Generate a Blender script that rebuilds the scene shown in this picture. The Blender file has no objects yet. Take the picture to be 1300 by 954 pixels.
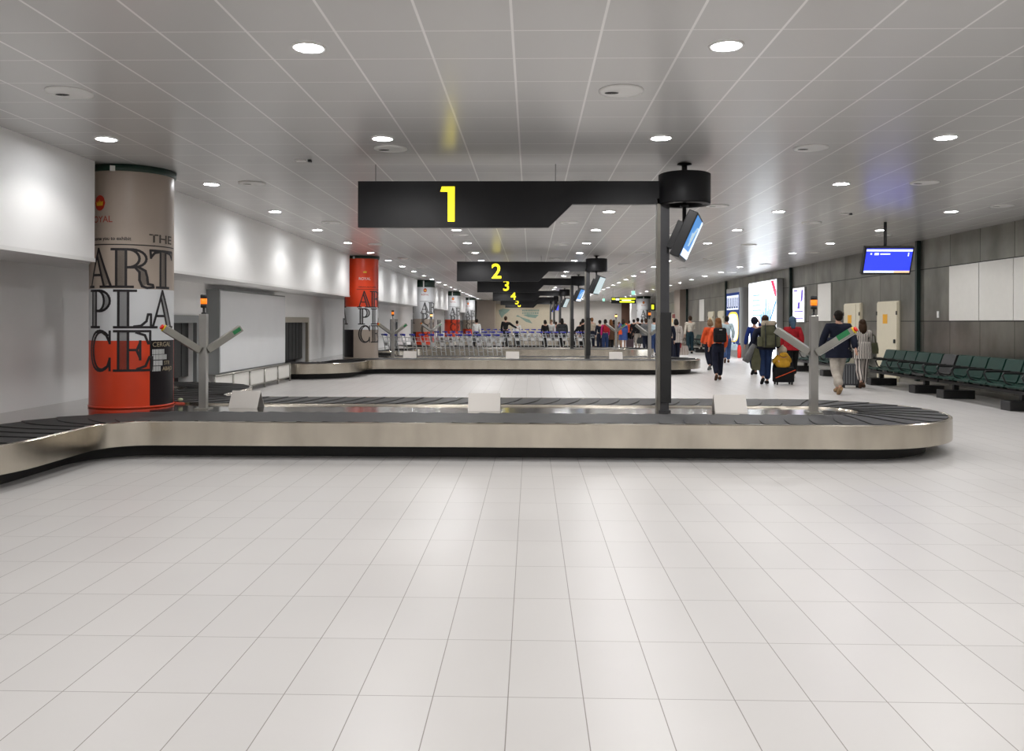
import bpy, bmesh, math, random
from mathutils import Vector, Matrix, Euler
random.seed(7)
PI = math.pi
COL = bpy.context.scene.collection
SC = bpy.context.scene

# ------------------------------------------------------------------ camera
FPX, CX, HY = 1068.0, 650.0, 408.6
YAW, ROLL, EYE = math.radians(1.29), 0.003, 1.5
cam_d = bpy.data.cameras.new('camera')
cam = bpy.data.objects.new('camera', cam_d); COL.objects.link(cam)
cam.location = (0, 0, EYE)
cam.rotation_euler = (math.radians(90), -ROLL, YAW)
cam_d.sensor_width = 36; cam_d.lens = FPX / 1300 * 36
cam_d.shift_y = -(477 - HY) / 1300
cam_d.clip_start = 0.05; cam_d.clip_end = 400
SC.camera = cam
_R = Euler((math.radians(90), -ROLL, YAW)).to_matrix()
_rt, _up, _fw = _R @ Vector((1, 0, 0)), _R @ Vector((0, 1, 0)), _R @ Vector((0, 0, -1))
def ray(px, py): return _fw + _rt * ((px - CX) / FPX) - _up * ((py - HY) / FPX)
def PZ(px, py, z=0.0):                      # point of the pixel's ray at height z
    r = ray(px, py); t = (z - EYE) / r.z
    return Vector((r.x * t, r.y * t, z))
def PY(px, py, y):                          # at distance y into the hall
    r = ray(px, py); t = y / r.y
    return Vector((r.x * t, y, EYE + r.z * t))
def PX(px, py, x):                          # on a side plane
    r = ray(px, py); t = x / r.x
    return Vector((x, r.y * t, EYE + r.z * t))

# ------------------------------------------------------------------ materials
MATS = {}
def mat(name, col, rough=0.5, metal=0.0, spec=0.5, emit=None, es=1.0, alpha=1.0, var=0.0, vscale=8.0, bump=0.0, bscale=60.0, trans=0.0, stretch=None):
    if name in MATS: return MATS[name]
    m = bpy.data.materials.new(name); m.use_nodes = True
    nt = m.node_tree; b = nt.nodes['Principled BSDF']
    b.inputs['Base Color'].default_value = (*col, 1)
    b.inputs['Roughness'].default_value = rough
    b.inputs['Metallic'].default_value = metal
    b.inputs['Specular IOR Level'].default_value = spec
    b.inputs['Alpha'].default_value = alpha
    if trans: b.inputs['Transmission Weight'].default_value = trans
    if emit:
        b.inputs['Emission Color'].default_value = (*emit, 1); b.inputs['Emission Strength'].default_value = es
    if var or bump:
        tc = nt.nodes.new('ShaderNodeTexCoord'); mp = nt.nodes.new('ShaderNodeMapping')
        nt.links.new(tc.outputs['Object'], mp.inputs['Vector'])
        if stretch: mp.inputs['Scale'].default_value = stretch
    if var:
        n = nt.nodes.new('ShaderNodeTexNoise'); n.inputs['Scale'].default_value = vscale; n.inputs['Detail'].default_value = 4
        nt.links.new(mp.outputs[0], n.inputs['Vector'])
        r = nt.nodes.new('ShaderNodeValToRGB')
        r.color_ramp.elements[0].color = (*[c * (1 - var) for c in col], 1); r.color_ramp.elements[0].position = .3
        r.color_ramp.elements[1].color = (*[min(1, c * (1 + var)) for c in col], 1); r.color_ramp.elements[1].position = .7
        nt.links.new(n.outputs['Fac'], r.inputs['Fac']); nt.links.new(r.outputs['Color'], b.inputs['Base Color'])
    if bump:
        n2 = nt.nodes.new('ShaderNodeTexNoise'); n2.inputs['Scale'].default_value = bscale
        nt.links.new(mp.outputs[0], n2.inputs['Vector'])
        bp = nt.nodes.new('ShaderNodeBump'); bp.inputs['Strength'].default_value = bump; bp.inputs['Distance'].default_value = .01
        nt.links.new(n2.outputs['Fac'], bp.inputs['Height']); nt.links.new(bp.outputs[0], b.inputs['Normal'])
    MATS[name] = m
    return m

def grid_mat(name, base, line, specs, rough, metal=0.0, spec=0.5, var=0.05, vscale=.8, stretch=(1, 1, 1), rvar=0.0, line_fac=1.0, cell=0.0, cells=None):
    """surface with thin straight joints; specs = [(axis, origin, pitch, width)] in metres"""
    m = bpy.data.materials.new(name); m.use_nodes = True
    nt = m.node_tree; N = nt.nodes.new; L = nt.links.new; b = nt.nodes['Principled BSDF']
    g = N('ShaderNodeNewGeometry'); s = N('ShaderNodeSeparateXYZ'); L(g.outputs['Position'], s.inputs[0])
    def math_(op, a, c=None, d=None):
        n = N('ShaderNodeMath'); n.operation = op
        for i, v in enumerate((a, c, d)):
            if v is None: continue
            if isinstance(v, (int, float)): n.inputs[i].default_value = v
            else: L(v, n.inputs[i])
        return n.outputs[0]
    tot = None
    for ax, o, p, w in specs:
        v = math_('SUBTRACT', s.outputs[ax], o)
        if p:
            v = math_('DIVIDE', v, p); v = math_('SUBTRACT', v, math_('ROUND', v)); v = math_('MULTIPLY', math_('ABSOLUTE', v), p)
        else: v = math_('ABSOLUTE', v)
        v = math_('LESS_THAN', v, w / 2)
        tot = v if tot is None else math_('MAXIMUM', tot, v)
    if line_fac != 1.0: tot = math_('MULTIPLY', tot, line_fac)
    n = N('ShaderNodeTexNoise'); n.inputs['Scale'].default_value = vscale; n.inputs['Detail'].default_value = 5
    mp = N('ShaderNodeMapping'); mp.inputs['Scale'].default_value = stretch
    L(g.outputs['Position'], mp.inputs['Vector']); L(mp.outputs[0], n.inputs['Vector'])
    r = N('ShaderNodeValToRGB')
    r.color_ramp.elements[0].color = (*[c * (1 - var) for c in base], 1); r.color_ramp.elements[0].position = .3
    r.color_ramp.elements[1].color = (*[min(1, c * (1 + var)) for c in base], 1); r.color_ramp.elements[1].position = .7
    L(n.outputs['Fac'], r.inputs['Fac'])
    colr = r.outputs['Color']
    if cell and cells:
        comb = N('ShaderNodeCombineXYZ')
        for i, (ax, o, p) in enumerate(cells):
            L(math_('FLOOR', math_('DIVIDE', math_('SUBTRACT', s.outputs[ax], o), p)), comb.inputs[i])
        wn = N('ShaderNodeTexWhiteNoise'); L(comb.outputs[0], wn.inputs['Vector'])
        k = math_('MULTIPLY_ADD', wn.outputs['Value'], 2 * cell, 1 - cell)
        vm = N('ShaderNodeVectorMath'); vm.operation = 'SCALE'; L(colr, vm.inputs[0]); L(k, vm.inputs['Scale'])
        colr = vm.outputs[0]
    mx = N('ShaderNodeMix'); mx.data_type = 'RGBA'
    L(tot, mx.inputs['Factor']); L(colr, mx.inputs['A']); mx.inputs['B'].default_value = (*line, 1)
    L(mx.outputs['Result'], b.inputs['Base Color'])
    b.inputs['Roughness'].default_value = rough; b.inputs['Metallic'].default_value = metal
    b.inputs['Specular IOR Level'].default_value = spec
    if rvar:
        L(math_('MULTIPLY_ADD', n.outputs['Fac'], rvar, rough - rvar / 2), b.inputs['Roughness'])
    MATS[name] = m
    return m

# ------------------------------------------------------------------ mesh builder
class MB:
    def __init__(s): s.v = []; s.f = []; s.mi = []; s.sm = []
    def add(s, vs, fs, mi=0, smooth=False):
        o = len(s.v); s.v += [tuple(p) for p in vs]
        for f in fs: s.f.append([i + o for i in f]); s.mi.append(mi); s.sm.append(smooth)
        return s
    def box(s, x0, x1, y0, y1, z0, z1, mi=0, M=None, bev=0.0):
        if bev:
            bm = bmesh.new(); bmesh.ops.create_cube(bm, size=1)
            for v in bm.verts:
                v.co = Vector(((x0 + x1) / 2 + v.co.x * (x1 - x0), (y0 + y1) / 2 + v.co.y * (y1 - y0), (z0 + z1) / 2 + v.co.z * (z1 - z0)))
            bmesh.ops.bevel(bm, geom=bm.edges[:], offset=bev, segments=2, affect='EDGES', profile=.5)
            bm.verts.index_update()
            vs = [v.co.copy() for v in bm.verts]; fs = [[v.index for v in f.verts] for f in bm.faces]; bm.free()
        else:
            vs = [Vector((x, y, z)) for x in (x0, x1) for y in (y0, y1) for z in (z0, z1)]
            fs = [(0, 1, 3, 2), (4, 6, 7, 5), (0, 4, 5, 1), (2, 3, 7, 6), (0, 2, 6, 4), (1, 5, 7, 3)]
        if M is not None: vs = [M @ v for v in vs]
        return s.add(vs, fs, mi)
    def tube(s, pts, r, n=8, mi=0, closed=False, M=None):
        pts = [Vector(p) for p in pts]
        rs = r if isinstance(r, (list, tuple)) else [r] * len(pts)
        rings = []; prev = None
        for i, p in enumerate(pts):
            a = pts[i - 1] if (i or closed) else p; c = pts[(i + 1) % len(pts)] if (i < len(pts) - 1 or closed) else p
            t = (c - a).normalized()
            if prev is None:
                u = t.cross(Vector((0, 0, 1)))
                if u.length < 1e-3: u = t.cross(Vector((1, 0, 0)))
            else: u = prev - t * prev.dot(t)
            u.normalize(); prev = u; w = t.cross(u)
            rings.append([p + (u * math.cos(2 * PI * k / n) + w * math.sin(2 * PI * k / n)) * rs[i] for k in range(n)])
        vs = [q for g in rings for q in g]
        if M is not None: vs = [M @ v for v in vs]
        fs = []
        m = len(pts)
        for i in range(m if closed else m - 1):
            j = (i + 1) % m
            for k in range(n): fs.append((i * n + k, i * n + (k + 1) % n, j * n + (k + 1) % n, j * n + k))
        s.add(vs, fs, mi, True)
        if not closed:
            o = len(s.v) - len(vs)
            s.f.append([o + k for k in range(n)][::-1]); s.mi.append(mi); s.sm.append(False)
            s.f.append([o + (m - 1) * n + k for k in range(n)]); s.mi.append(mi); s.sm.append(False)
        return s
    def lathe(s, prof, c=(0, 0, 0), n=32, mi=0, ax=(1, 1), M=None, caps=True, smooth=True):
        vs = []
        for r, z in prof:
            for k in range(n):
                a = 2 * PI * k / n
                vs.append(Vector((c[0] + r * ax[0] * math.cos(a), c[1] + r * ax[1] * math.sin(a), c[2] + z)))
        if M is not None: vs = [M @ v for v in vs]
        fs = []
        for i in range(len(prof) - 1):
            for k in range(n): fs.append((i * n + k, i * n + (k + 1) % n, (i + 1) * n + (k + 1) % n, (i + 1) * n + k))
        o = len(s.v); s.add(vs, fs, mi, smooth)
        if caps:
            s.f.append([o + k for k in range(n)][::-1]); s.mi.append(mi); s.sm.append(False)
            s.f.append([o + (len(prof) - 1) * n + k for k in range(n)]); s.mi.append(mi); s.sm.append(False)
        return s
    def prism(s, poly, d0, d1, fn, mi=0):
        """poly 2D; fn(a,b,d)->3D"""
        n = len(poly)
        vs = [fn(a, b, d0) for a, b in poly] + [fn(a, b, d1) for a, b in poly]
        fs = [list(range(n))[::-1], list(range(n, 2 * n))] + [(i, (i + 1) % n, n + (i + 1) % n, n + i) for i in range(n)]
        return s.add(vs, fs, mi)
    def ball(s, c, r, n=12, mi=0, M=None):
        r = r if isinstance(r, (list, tuple)) else (r, r, r)
        vs = []; fs = []; h = n // 2
        for i in range(1, h):
            t = PI * i / h
            for k in range(n):
                a = 2 * PI * k / n
                vs.append(Vector((c[0] + r[0] * math.sin(t) * math.cos(a), c[1] + r[1] * math.sin(t) * math.sin(a), c[2] + r[2] * math.cos(t))))
        vs.append(Vector((c[0], c[1], c[2] + r[2]))); vs.append(Vector((c[0], c[1], c[2] - r[2])))
        T, B = len(vs) - 2, len(vs) - 1
        for i in range(h - 2):
            for k in range(n): fs.append((i * n + k, (i + 1) * n + k, (i + 1) * n + (k + 1) % n, i * n + (k + 1) % n))
        for k in range(n):
            fs.append((T, k, (k + 1) % n)); fs.append((B, (h - 2) * n + (k + 1) % n, (h - 2) * n + k))
        if M is not None: vs = [M @ v for v in vs]
        return s.add(vs, fs, mi, True)
    def build(s, name, mats, parent=None, recalc=True):
        me = bpy.data.meshes.new(name); me.from_pydata(s.v, [], s.f)
        ms = mats if isinstance(mats, (list, tuple)) else [mats]
        for m in ms: me.materials.append(MATS[m] if isinstance(m, str) else m)
        for p, i, q in zip(me.polygons, s.mi, s.sm): p.material_index = i; p.use_smooth = q
        if recalc:
            bm = bmesh.new(); bm.from_mesh(me); bmesh.ops.recalc_face_normals(bm, faces=bm.faces[:]); bm.to_mesh(me); bm.free()
        o = bpy.data.objects.new(name, me); COL.objects.link(o)
        if parent is not None: o.parent = parent
        return o
def tag(o, label=None, cat=None, group=None, kind=None):
    if label: o['label'] = label
    if cat: o['category'] = cat
    if group: o['group'] = group
    if kind: o['kind'] = kind
    return o
def thing(name, label, cat, loc=(0, 0, 0), rz=0, group=None):
    o = bpy.data.objects.new(name, None); COL.objects.link(o)
    o.location = loc; o.rotation_euler = (0, 0, rz); o.empty_display_size = .1
    return tag(o, label, cat, group)
def struct(o): o['kind'] = 'structure'; return o
def clone(root, loc=None, rz=None, label=None, group=None):
    def rec(o, par):
        c = o.copy(); COL.objects.link(c)
        if par is not None: c.parent = par
        for ch in list(o.children): rec(ch, c)
        return c
    r = rec(root, None)
    if loc is not None: r.location = loc
    if rz is not None: r.rotation_euler = (0, 0, rz)
    if label: r['label'] = label
    if group: r['group'] = group
    return r
def Mx(loc=(0, 0, 0), rx=0, ry=0, rz=0):
    return Matrix.Translation(Vector(loc)) @ Euler((rx, ry, rz)).to_matrix().to_4x4()
def text_mesh(txt, size, ext=.003, offset=0.0, align='CENTER'):
    c = bpy.data.curves.new('t', 'FONT'); c.body = txt; c.size = size; c.extrude = ext; c.offset = offset
    c.align_x = align; c.resolution_u = 4
    o = bpy.data.objects.new('t', c); COL.objects.link(o)
    dg = bpy.context.evaluated_depsgraph_get()
    me = bpy.data.meshes.new_from_object(o.evaluated_get(dg))
    bpy.data.objects.remove(o); bpy.data.curves.remove(c)
    return me
def text_obj(name, txt, size, m, parent, M, ext=.003, offset=0.0, fn=None, align='CENTER', xs=1.0):
    me = text_mesh(txt, size, ext, offset, align); me.name = name
    for v in me.vertices:
        p = Vector((v.co.x * xs, v.co.y, v.co.z))
        v.co = fn(p) if fn else M @ p
    me.materials.clear(); me.materials.append(MATS[m])
    for p in me.polygons: p.material_index = 0
    o = bpy.data.objects.new(name, me); COL.objects.link(o); o.parent = parent
    return o

# ------------------------------------------------------------------ palette
H = 3.467
XL, XB, ZB, XR = -6.35, -5.39, 2.22, 9.32
Y0, Y1 = -9.0, 80.0
grid_mat('floor_tile', (.565, .545, .53), (.22, .20, .18), [(0, -.087, .3, .0042), (1, 3.957, .6, .0036)], .36, spec=.4, var=.035, vscale=.7, rvar=.10, cell=.018, cells=[(0, -.087, .3), (1, 3.957, .6)])
grid_mat('ceiling_panel', (.60, .592, .58), (.90, .89, .87), [(0, -.131, .603, .018), (1, 5.68, .603, .011)], .27, metal=.12, spec=.6, var=.004, vscale=.4, stretch=(1, 1, 1))
grid_mat('metal_cladding', (.255, .247, .215), (.03, .03, .028), [(1, 16.43, 1.25, .016), (2, 1.54, 0, .02), (2, 2.77, 0, .022)], .33, metal=.8, var=.34, vscale=1.3, stretch=(1, 1, .7), rvar=.12, cell=.16, cells=[(1, 16.43, 1.25), (2, .31, 1.23)])
mat('white_paint', (.90, .89, .875), .8, spec=.2, var=.02, vscale=1.2)
mat('warm_paint', (.70, .665, .62), .5, var=.02, vscale=1)
mat('taupe_paint', (.36, .30, .25), .5, var=.04, vscale=1)
mat('brown_paint', (.16, .085, .055), .5, var=.1, vscale=1)
mat('black_sign', (.009, .009, .0105), .5, spec=.35, var=.1, vscale=3)
mat('black_plastic', (.012, .012, .013), .4, var=.1, vscale=5)
mat('black_rubber', (.015, .0145, .0145), .55, var=.15, vscale=5)
mat('belt_rubber', (.030, .029, .0285), .58, var=.14, vscale=5, spec=.3)
mat('steel', (.60, .55, .47), .22, metal=1.0, var=.16, vscale=2.2, stretch=(1.2, 1.2, .5))
mat('steel_deck', (.52, .505, .48), .13, metal=1.0, var=.05, vscale=2)
mat('steel_post', (.38, .37, .335), .3, metal=.85, var=.06, vscale=6)
mat('steel_light', (.44, .43, .41), .28, metal=.9, var=.04, vscale=6)
mat('chrome', (.75, .76, .77), .2, metal=.9)
mat('trolley_metal', (.50, .51, .51), .3, metal=.6, var=.05)
mat('trolley_blue', (.02, .025, .33), .4, var=.1)
mat('grey_post', (.05, .05, .054), .4, metal=.3, var=.06)
mat('post_edge', (.21, .20, .175), .32, metal=.8, var=.1)
mat('collar_green', (.006, .028, .017), .4, var=.1)
mat('dark_green_post', (.006, .022, .017), .45, var=.1)
mat('wrap_beige', (.42, .345, .285), .38, var=.03, vscale=2)
mat('wrap_white', (.72, .73, .74), .34, var=.02, vscale=2)
mat('wrap_red', (.72, .055, .012), .34, var=.05, vscale=3)
mat('wrap_black', (.009, .006, .008), .42, spec=.22, var=.1)
mat('ink', (.010, .007, .009), .45)
mat('ink_shade', (.05, .045, .04), .5, alpha=.42)
mat('logo_red', (.50, .028, .01), .45)
mat('logo_gold', (.80, .46, .03), .45)
mat('ink_red', (.35, .06, .04), .5)
mat('ink_white', (.75, .75, .74), .5)
mat('ink_gold', (.42, .34, .22), .5)
mat('num_glow', (.8, .7, .02), .5, emit=(1, .83, .02), es=1.35)
mat('lamp_glow', (1, 1, 1), .5, emit=(.95, .97, 1), es=112)
mat('fixture_white', (.80, .79, .77), .4)
mat('dark_gap', (.02, .02, .018), .7)
mat('amber', (.9, .2, .01), .3, emit=(1, .22, .01), es=.9)
mat('amber_lit', (.9, .3, .05), .3, emit=(1, .42, .10), es=4.5)
mat('stop_red', (.75, .02, .01), .35)
mat('stop_yellow', (.85, .62, .02), .4)
mat('tag_green', (.02, .22, .07), .5)
mat('seat_green', (.004, .032, .023), .5, var=.12, vscale=9, spec=.22)
mat('door_cream', (.70, .645, .50), .45, var=.02)
mat('sticker', (.85, .42, .03), .5)
mat('panel_white', (.76, .745, .70), .45, var=.015)
mat('curtain', (.022, .022, .022), .6, var=.2)
mat('grey_frame', (.27, .28, .28), .4, metal=.3)
mat('tan_frame', (.42, .38, .31), .4, metal=.4)
mat('screen_blue', (.02, .03, .5), .3, emit=(.035, .06, .95), es=1.05)
mat('screen_sky', (.05, .2, .5), .3, emit=(.06, .25, .62), es=.9)
mat('screen_pale', (.5, .6, .6), .3, emit=(.50, .62, .66), es=.8)
mat('screen_white', (.8, .8, .8), .3, emit=(.75, .85, 1), es=1.0)
mat('screen_orange', (.8, .5, .3), .3, emit=(.9, .62, .38), es=.8)
mat('ad_glow', (.8, .85, .9), .3, emit=(.90, .95, 1), es=2.6)
mat('ad_glow_small', (.8, .8, .9), .3, emit=(.93, .92, .98), es=1.5)
mat('ad_blue', (.008, .03, .16), .6, spec=.15, emit=(.012, .05, .25), es=.25)
mat('ad_skyline', (.1, .3, .5), .4, emit=(.10, .28, .50), es=.8)
mat('ad_pale_text', (.4, .6, .75), .4, emit=(.45, .68, .85), es=.7)
mat('ad_red', (.7, .05, .12), .4, emit=(.75, .06, .15), es=1.0)
mat('ad_violet', (.1, .06, .4), .4, emit=(.14, .09, .5), es=.8)
mat('ad_yellow', (.8, .55, .05), .4, emit=(.9, .6, .04), es=.9)
mat('ad_white', (.7, .75, .85), .4, emit=(.75, .82, .95), es=.75)
mat('frame_alu', (.45, .45, .44), .35, metal=.6)
mat('sign_yellow', (.7, .8, .02), .4, emit=(.75, .85, .02), es=1.5)
mat('sign_white', (.8, .85, .8), .4, emit=(.85, .9, .85), es=1.5)
mat('exit_green', (.1, .6, .4), .4, emit=(.45, .85, .72), es=1.0)
mat('mural_cream', (.62, .55, .42), .5, var=.03)
mat('mural_green', (.24, .34, .29), .5, var=.1)
mat('card_metal', (.74, .70, .655), .38, metal=.2)

# ------------------------------------------------------------------ room shell
def plane_box(name, x0, x1, y0, y1, z0, z1, m): return struct(MB().box(x0, x1, y0, y1, z0, z1).build(name, m))
plane_box('floor', XL - .3, XR + .3, Y0 - .3, Y1 + .3, -.2, 0, 'floor_tile')
plane_box('ceiling', XL - .3, XR + .3, Y0 - .3, Y1 + .3, H, H + .2, 'ceiling_panel')
plane_box('wall_right', XR, XR + .3, Y0, Y1, 0, H, 'metal_cladding')
plane_box('wall_front', XL - .3, XR + .3, Y0 - .3, Y0, 0, H, 'warm_paint')
plane_box('wall_end', XL - .3, XR + .3, Y1, Y1 + .3, 0, H, 'warm_paint')
# left wall: low wall with bag openings, bulkhead above
CENT = [10.55, 25.35, 34.85, 49.1, 61.6, 72.6]         # middle of each belt loop
openings = [(5.9, 7.6), (13.7, 15.68), (21.22, 23.55)]
for q in (CENT[1] + 3.82, CENT[2] - 3.83, CENT[2] + 3.82, CENT[3] - 3.83, CENT[3] + 3.82, CENT[4] - 3.83, CENT[4] + 3.82, CENT[5] - 3.83, CENT[5] + 3.82): openings.append((q - .75, q + .75))
ow = MB(); y = Y0
for a, b in openings:
    ow.box(XL - .3, XL, y, a, 0, ZB + .1)
    ow.box(XL - .3, XL, a, b, 1.46, ZB + .1)
    y = b
ow.box(XL - .3, XL, y, Y1, 0, ZB + .1)
struct(ow.build('wall_left', 'white_paint'))
bk = MB(); y = Y0
for c in (10.95, 25.55, 40.4, 55.2, 70.0):
    bk.box(XL - .3, XB, y, c - .68, ZB, H); bk.box(XL - .3, -5.62, c - .68, c + .62, ZB, H); y = c + .62
bk.box(XL - .3, XB, y, Y1, ZB, H)
struct(bk.build('trim_1', 'white_paint'))
tr = MB(); y = Y0
for c in (10.95, 25.55, 40.4, 55.2, 70.0): tr.box(XB, XB + .012, y, c - .68, ZB, ZB + .045); y = c + .62
tr.box(XB, XB + .012, y, Y1, ZB, ZB + .045); struct(tr.build('trim_2', 'fixture_white'))
struct(MB().box(XR - .03, XR, Y0, Y1, 0, .10).build('baseboard_right', 'steel_post'))
for i, (yy, w) in enumerate(((20.4, .10), (30.3, .10), (40.3, .1), (50.3, .1))):
    struct(MB().box(XR - .09, XR, yy - w / 2, yy + w / 2, .1, H).build('trim_%d' % (i + 3), 'dark_green_post'))
# bag openings: frame, strip curtain
for k, (a, b) in enumerate(openings):
    lab = ['bag opening in the low white wall at the left edge of the hall', 'dark bag opening with strip curtain just right of the nearest pillar',
           'dark bag opening with tan frame where the second belt meets the wall'][k] if k < 3 else 'distant dark bag opening in the left wall beyond the red pillar'
    t = thing('bag_opening', lab, 'opening', (XL, (a + b) / 2, 0), 0, 'bag openings in the left wall')
    w = (b - a) / 2
    f = MB()
    z0 = .0 if k == 2 else .0
    f.box(.0, .07, -w - .14, -w, z0, 1.6); f.box(.0, .07, w, w + .14, z0, 1.6); f.box(.0, .07, -w, w, 1.46, 1.6)
    f.build('frame', 'tan_frame' if k == 2 else 'grey_frame', t)
    c = MB(); n = int(2 * w / .16)
    for i in range(n):
        y0_ = -w + i * 2 * w / n
        c.box(-.09 - .01 * (i % 2), -.08 - .01 * (i % 2), y0_ + .004, y0_ + 2 * w / n + .01, .46, 1.46)
    c.box(-.29, -.28, -w, w, 0, 1.46)
    c.build('strip_curtain', 'curtain', t)

# white blank boards on the left low wall
def board(y0, y1, z0, z1, label):
    t = thing('blank_board', label, 'board', (XL, (y0 + y1) / 2, z0)); w = (y1 - y0) / 2; h = z1 - z0
    MB().box(.004, .26, -w, w, 0, h).build('casing', 'grey_frame', t)
    MB().box(.26, .275, -w + .03, w - .03, .03, h - .03).build('face', 'wrap_white', t)
board(16.3, 20.7, .45, 2.12, 'large blank white board on the left wall behind the low rail')
# low rail
def low_rail(y0, y1, x, label):
    t = thing('guard_rail', label, 'rail', (x, (y0 + y1) / 2, 0)); L = (y1 - y0) / 2
    MB().tube([(0, -L, .44), (0, L, .44)], .022, 8).build('top_rail', 'steel_post', t)
    MB().tube([(0, -L, .10), (0, L, .10)], .016, 8).build('bottom_rail', 'steel_post', t)
    n = 6
    for i in range(n):
        yy = -L + 2 * L * i / (n - 1)
        MB().tube([(0, yy, 0), (0, yy, .44)], .022, 8).build('post', 'steel_post', t)
    MB().box(-.02, -.012, -L, L, .1, .44).build('infill_panel', 'panel_white', t)
low_rail(15.9, 20.9, -6.02, 'low steel guard rail along the left wall between the first two belts')

# end of hall: taupe box, mural wall, doorway
a = PY(604, 400, 76).x; b = PY(627, 400, 76).x
struct(MB().box(a, b, 77.4, 79.98, 0, H - .01).build('wall_1', 'taupe_paint'))
t = thing('wall_mural', 'cream wall mural with a faded green world map on the end wall', 'mural', (0, 79.95, 0))
def mural_fn(px, py): p = PY(px, py, 79.9); return (p.x, p.z)
a = mural_fn(626, 386); b = mural_fn(698, 426)
MB().box(a[0], b[0], -.05, 0.0, b[1], a[1]).build('backing', 'mural_cream', t)
conts = [[(633, 394), (638, 392), (648, 393), (644, 397), (640, 400), (637, 404), (634, 399)],
         [(655, 402), (660, 403), (668, 409), (676, 411), (672, 406), (662, 403), (657, 400)],
         [(664, 400), (670, 399), (684, 400), (680, 404), (671, 403)]]
mm = MB()
for c in conts: mm.prism([mural_fn(*q) for q in c], -.06, -.045, lambda u, v, d: Vector((u, d, v)))
mm.build('map_print', 'mural_green', t)
mm = MB()
for row, y0_ in enumerate((393.3, 396.6)):
    x = 663.0
    while x < 684 - row * 1:
        w = random.uniform(1.2, 2.6); p = mural_fn(x, y0_); q = mural_fn(x + w, y0_ + 2.2)
        mm.box(p[0], q[0], -.062, -.045, q[1], p[1]); x += w + .55
mm.build('lettering', 'mural_green', t)
p0 = PY(789, 385.5, 79.9); p1 = PY(801, 421, 79.9)
t = thing('doorway_recess', 'brown doorway in the end wall under the black and yellow sign', 'doorway', (0, 79.9, 0))
MB().box(p0.x, 9.3, -.04, .0, 0, p0.z).build('door_panel', 'brown_paint', t)
p0 = PY(801.5, 360, 66); p1 = PY(812.5, 360, 66)
struct(MB().box(p0.x, p1.x, 66, 67, 0, H).build('wall_2', 'white_paint'))
p0 = PX(863, 365, XR); p1 = PX(870.5, 365, XR)
struct(MB().box(XR - .35, XR, min(p0.y, p1.y), max(p0.y, p1.y), 0, H).build('wall_3', 'taupe_paint'))

# ------------------------------------------------------------------ belt loops
def arc(cx, cy, r, a0, a1, n):
    return [(cx + r * math.cos(math.radians(a0 + (a1 - a0) * i / n)), cy + r * math.sin(math.radians(a0 + (a1 - a0) * i / n))) for i in range(n + 1)]
HW = .485
def loop_path(nd=0.0):
    """centre line about the loop's middle; from the far wall opening round to the near one"""
    p = [(-6.43, 3.82), (-6.05, 3.82)]
    p += arc(-6.05, 2.845, .975, 90, 0, 14)[1:]
    p += arc(-4.1, 1.995, .975, 180, 270, 14)
    p += [(-4.1 + 7.62 * i / 12, 1.02) for i in range(1, 12)]
    p += arc(3.52, .01, 1.01, 90, -90, 26)
    p += [(3.52 - 7.62 * i / 12, -1.0) for i in range(1, 12)]
    p += arc(-4.1, -1.985, .975, 90, 180, 14)
    p += arc(-6.05, -2.86 + nd, .975, 0, -90, 14)
    p += [(-6.43, -3.835 + nd)]
    return p
def frames_of(p):
    out = []
    for i in range(len(p)):
        a = Vector(p[max(i - 1, 0)]); c = Vector(p[min(i + 1, len(p) - 1)]); t = (c - a).normalized()
        out.append((Vector(p[i]), Vector((-t.y, t.x))))      # normal on the left = floor side
    return out
def resample(p, step):
    P = [Vector(q) for q in p]; out = [P[0].copy()]; acc = 0.0
    for a, b in zip(P, P[1:]):
        L = (b - a).length; d = step - acc
        while d <= L:
            out.append(a + (b - a) * (d / L)); d += step
        acc = L - (d - step)
    return out
def offs(fr, d): return [(c.x + n.x * d, c.y + n.y * d) for c, n in fr]
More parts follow.
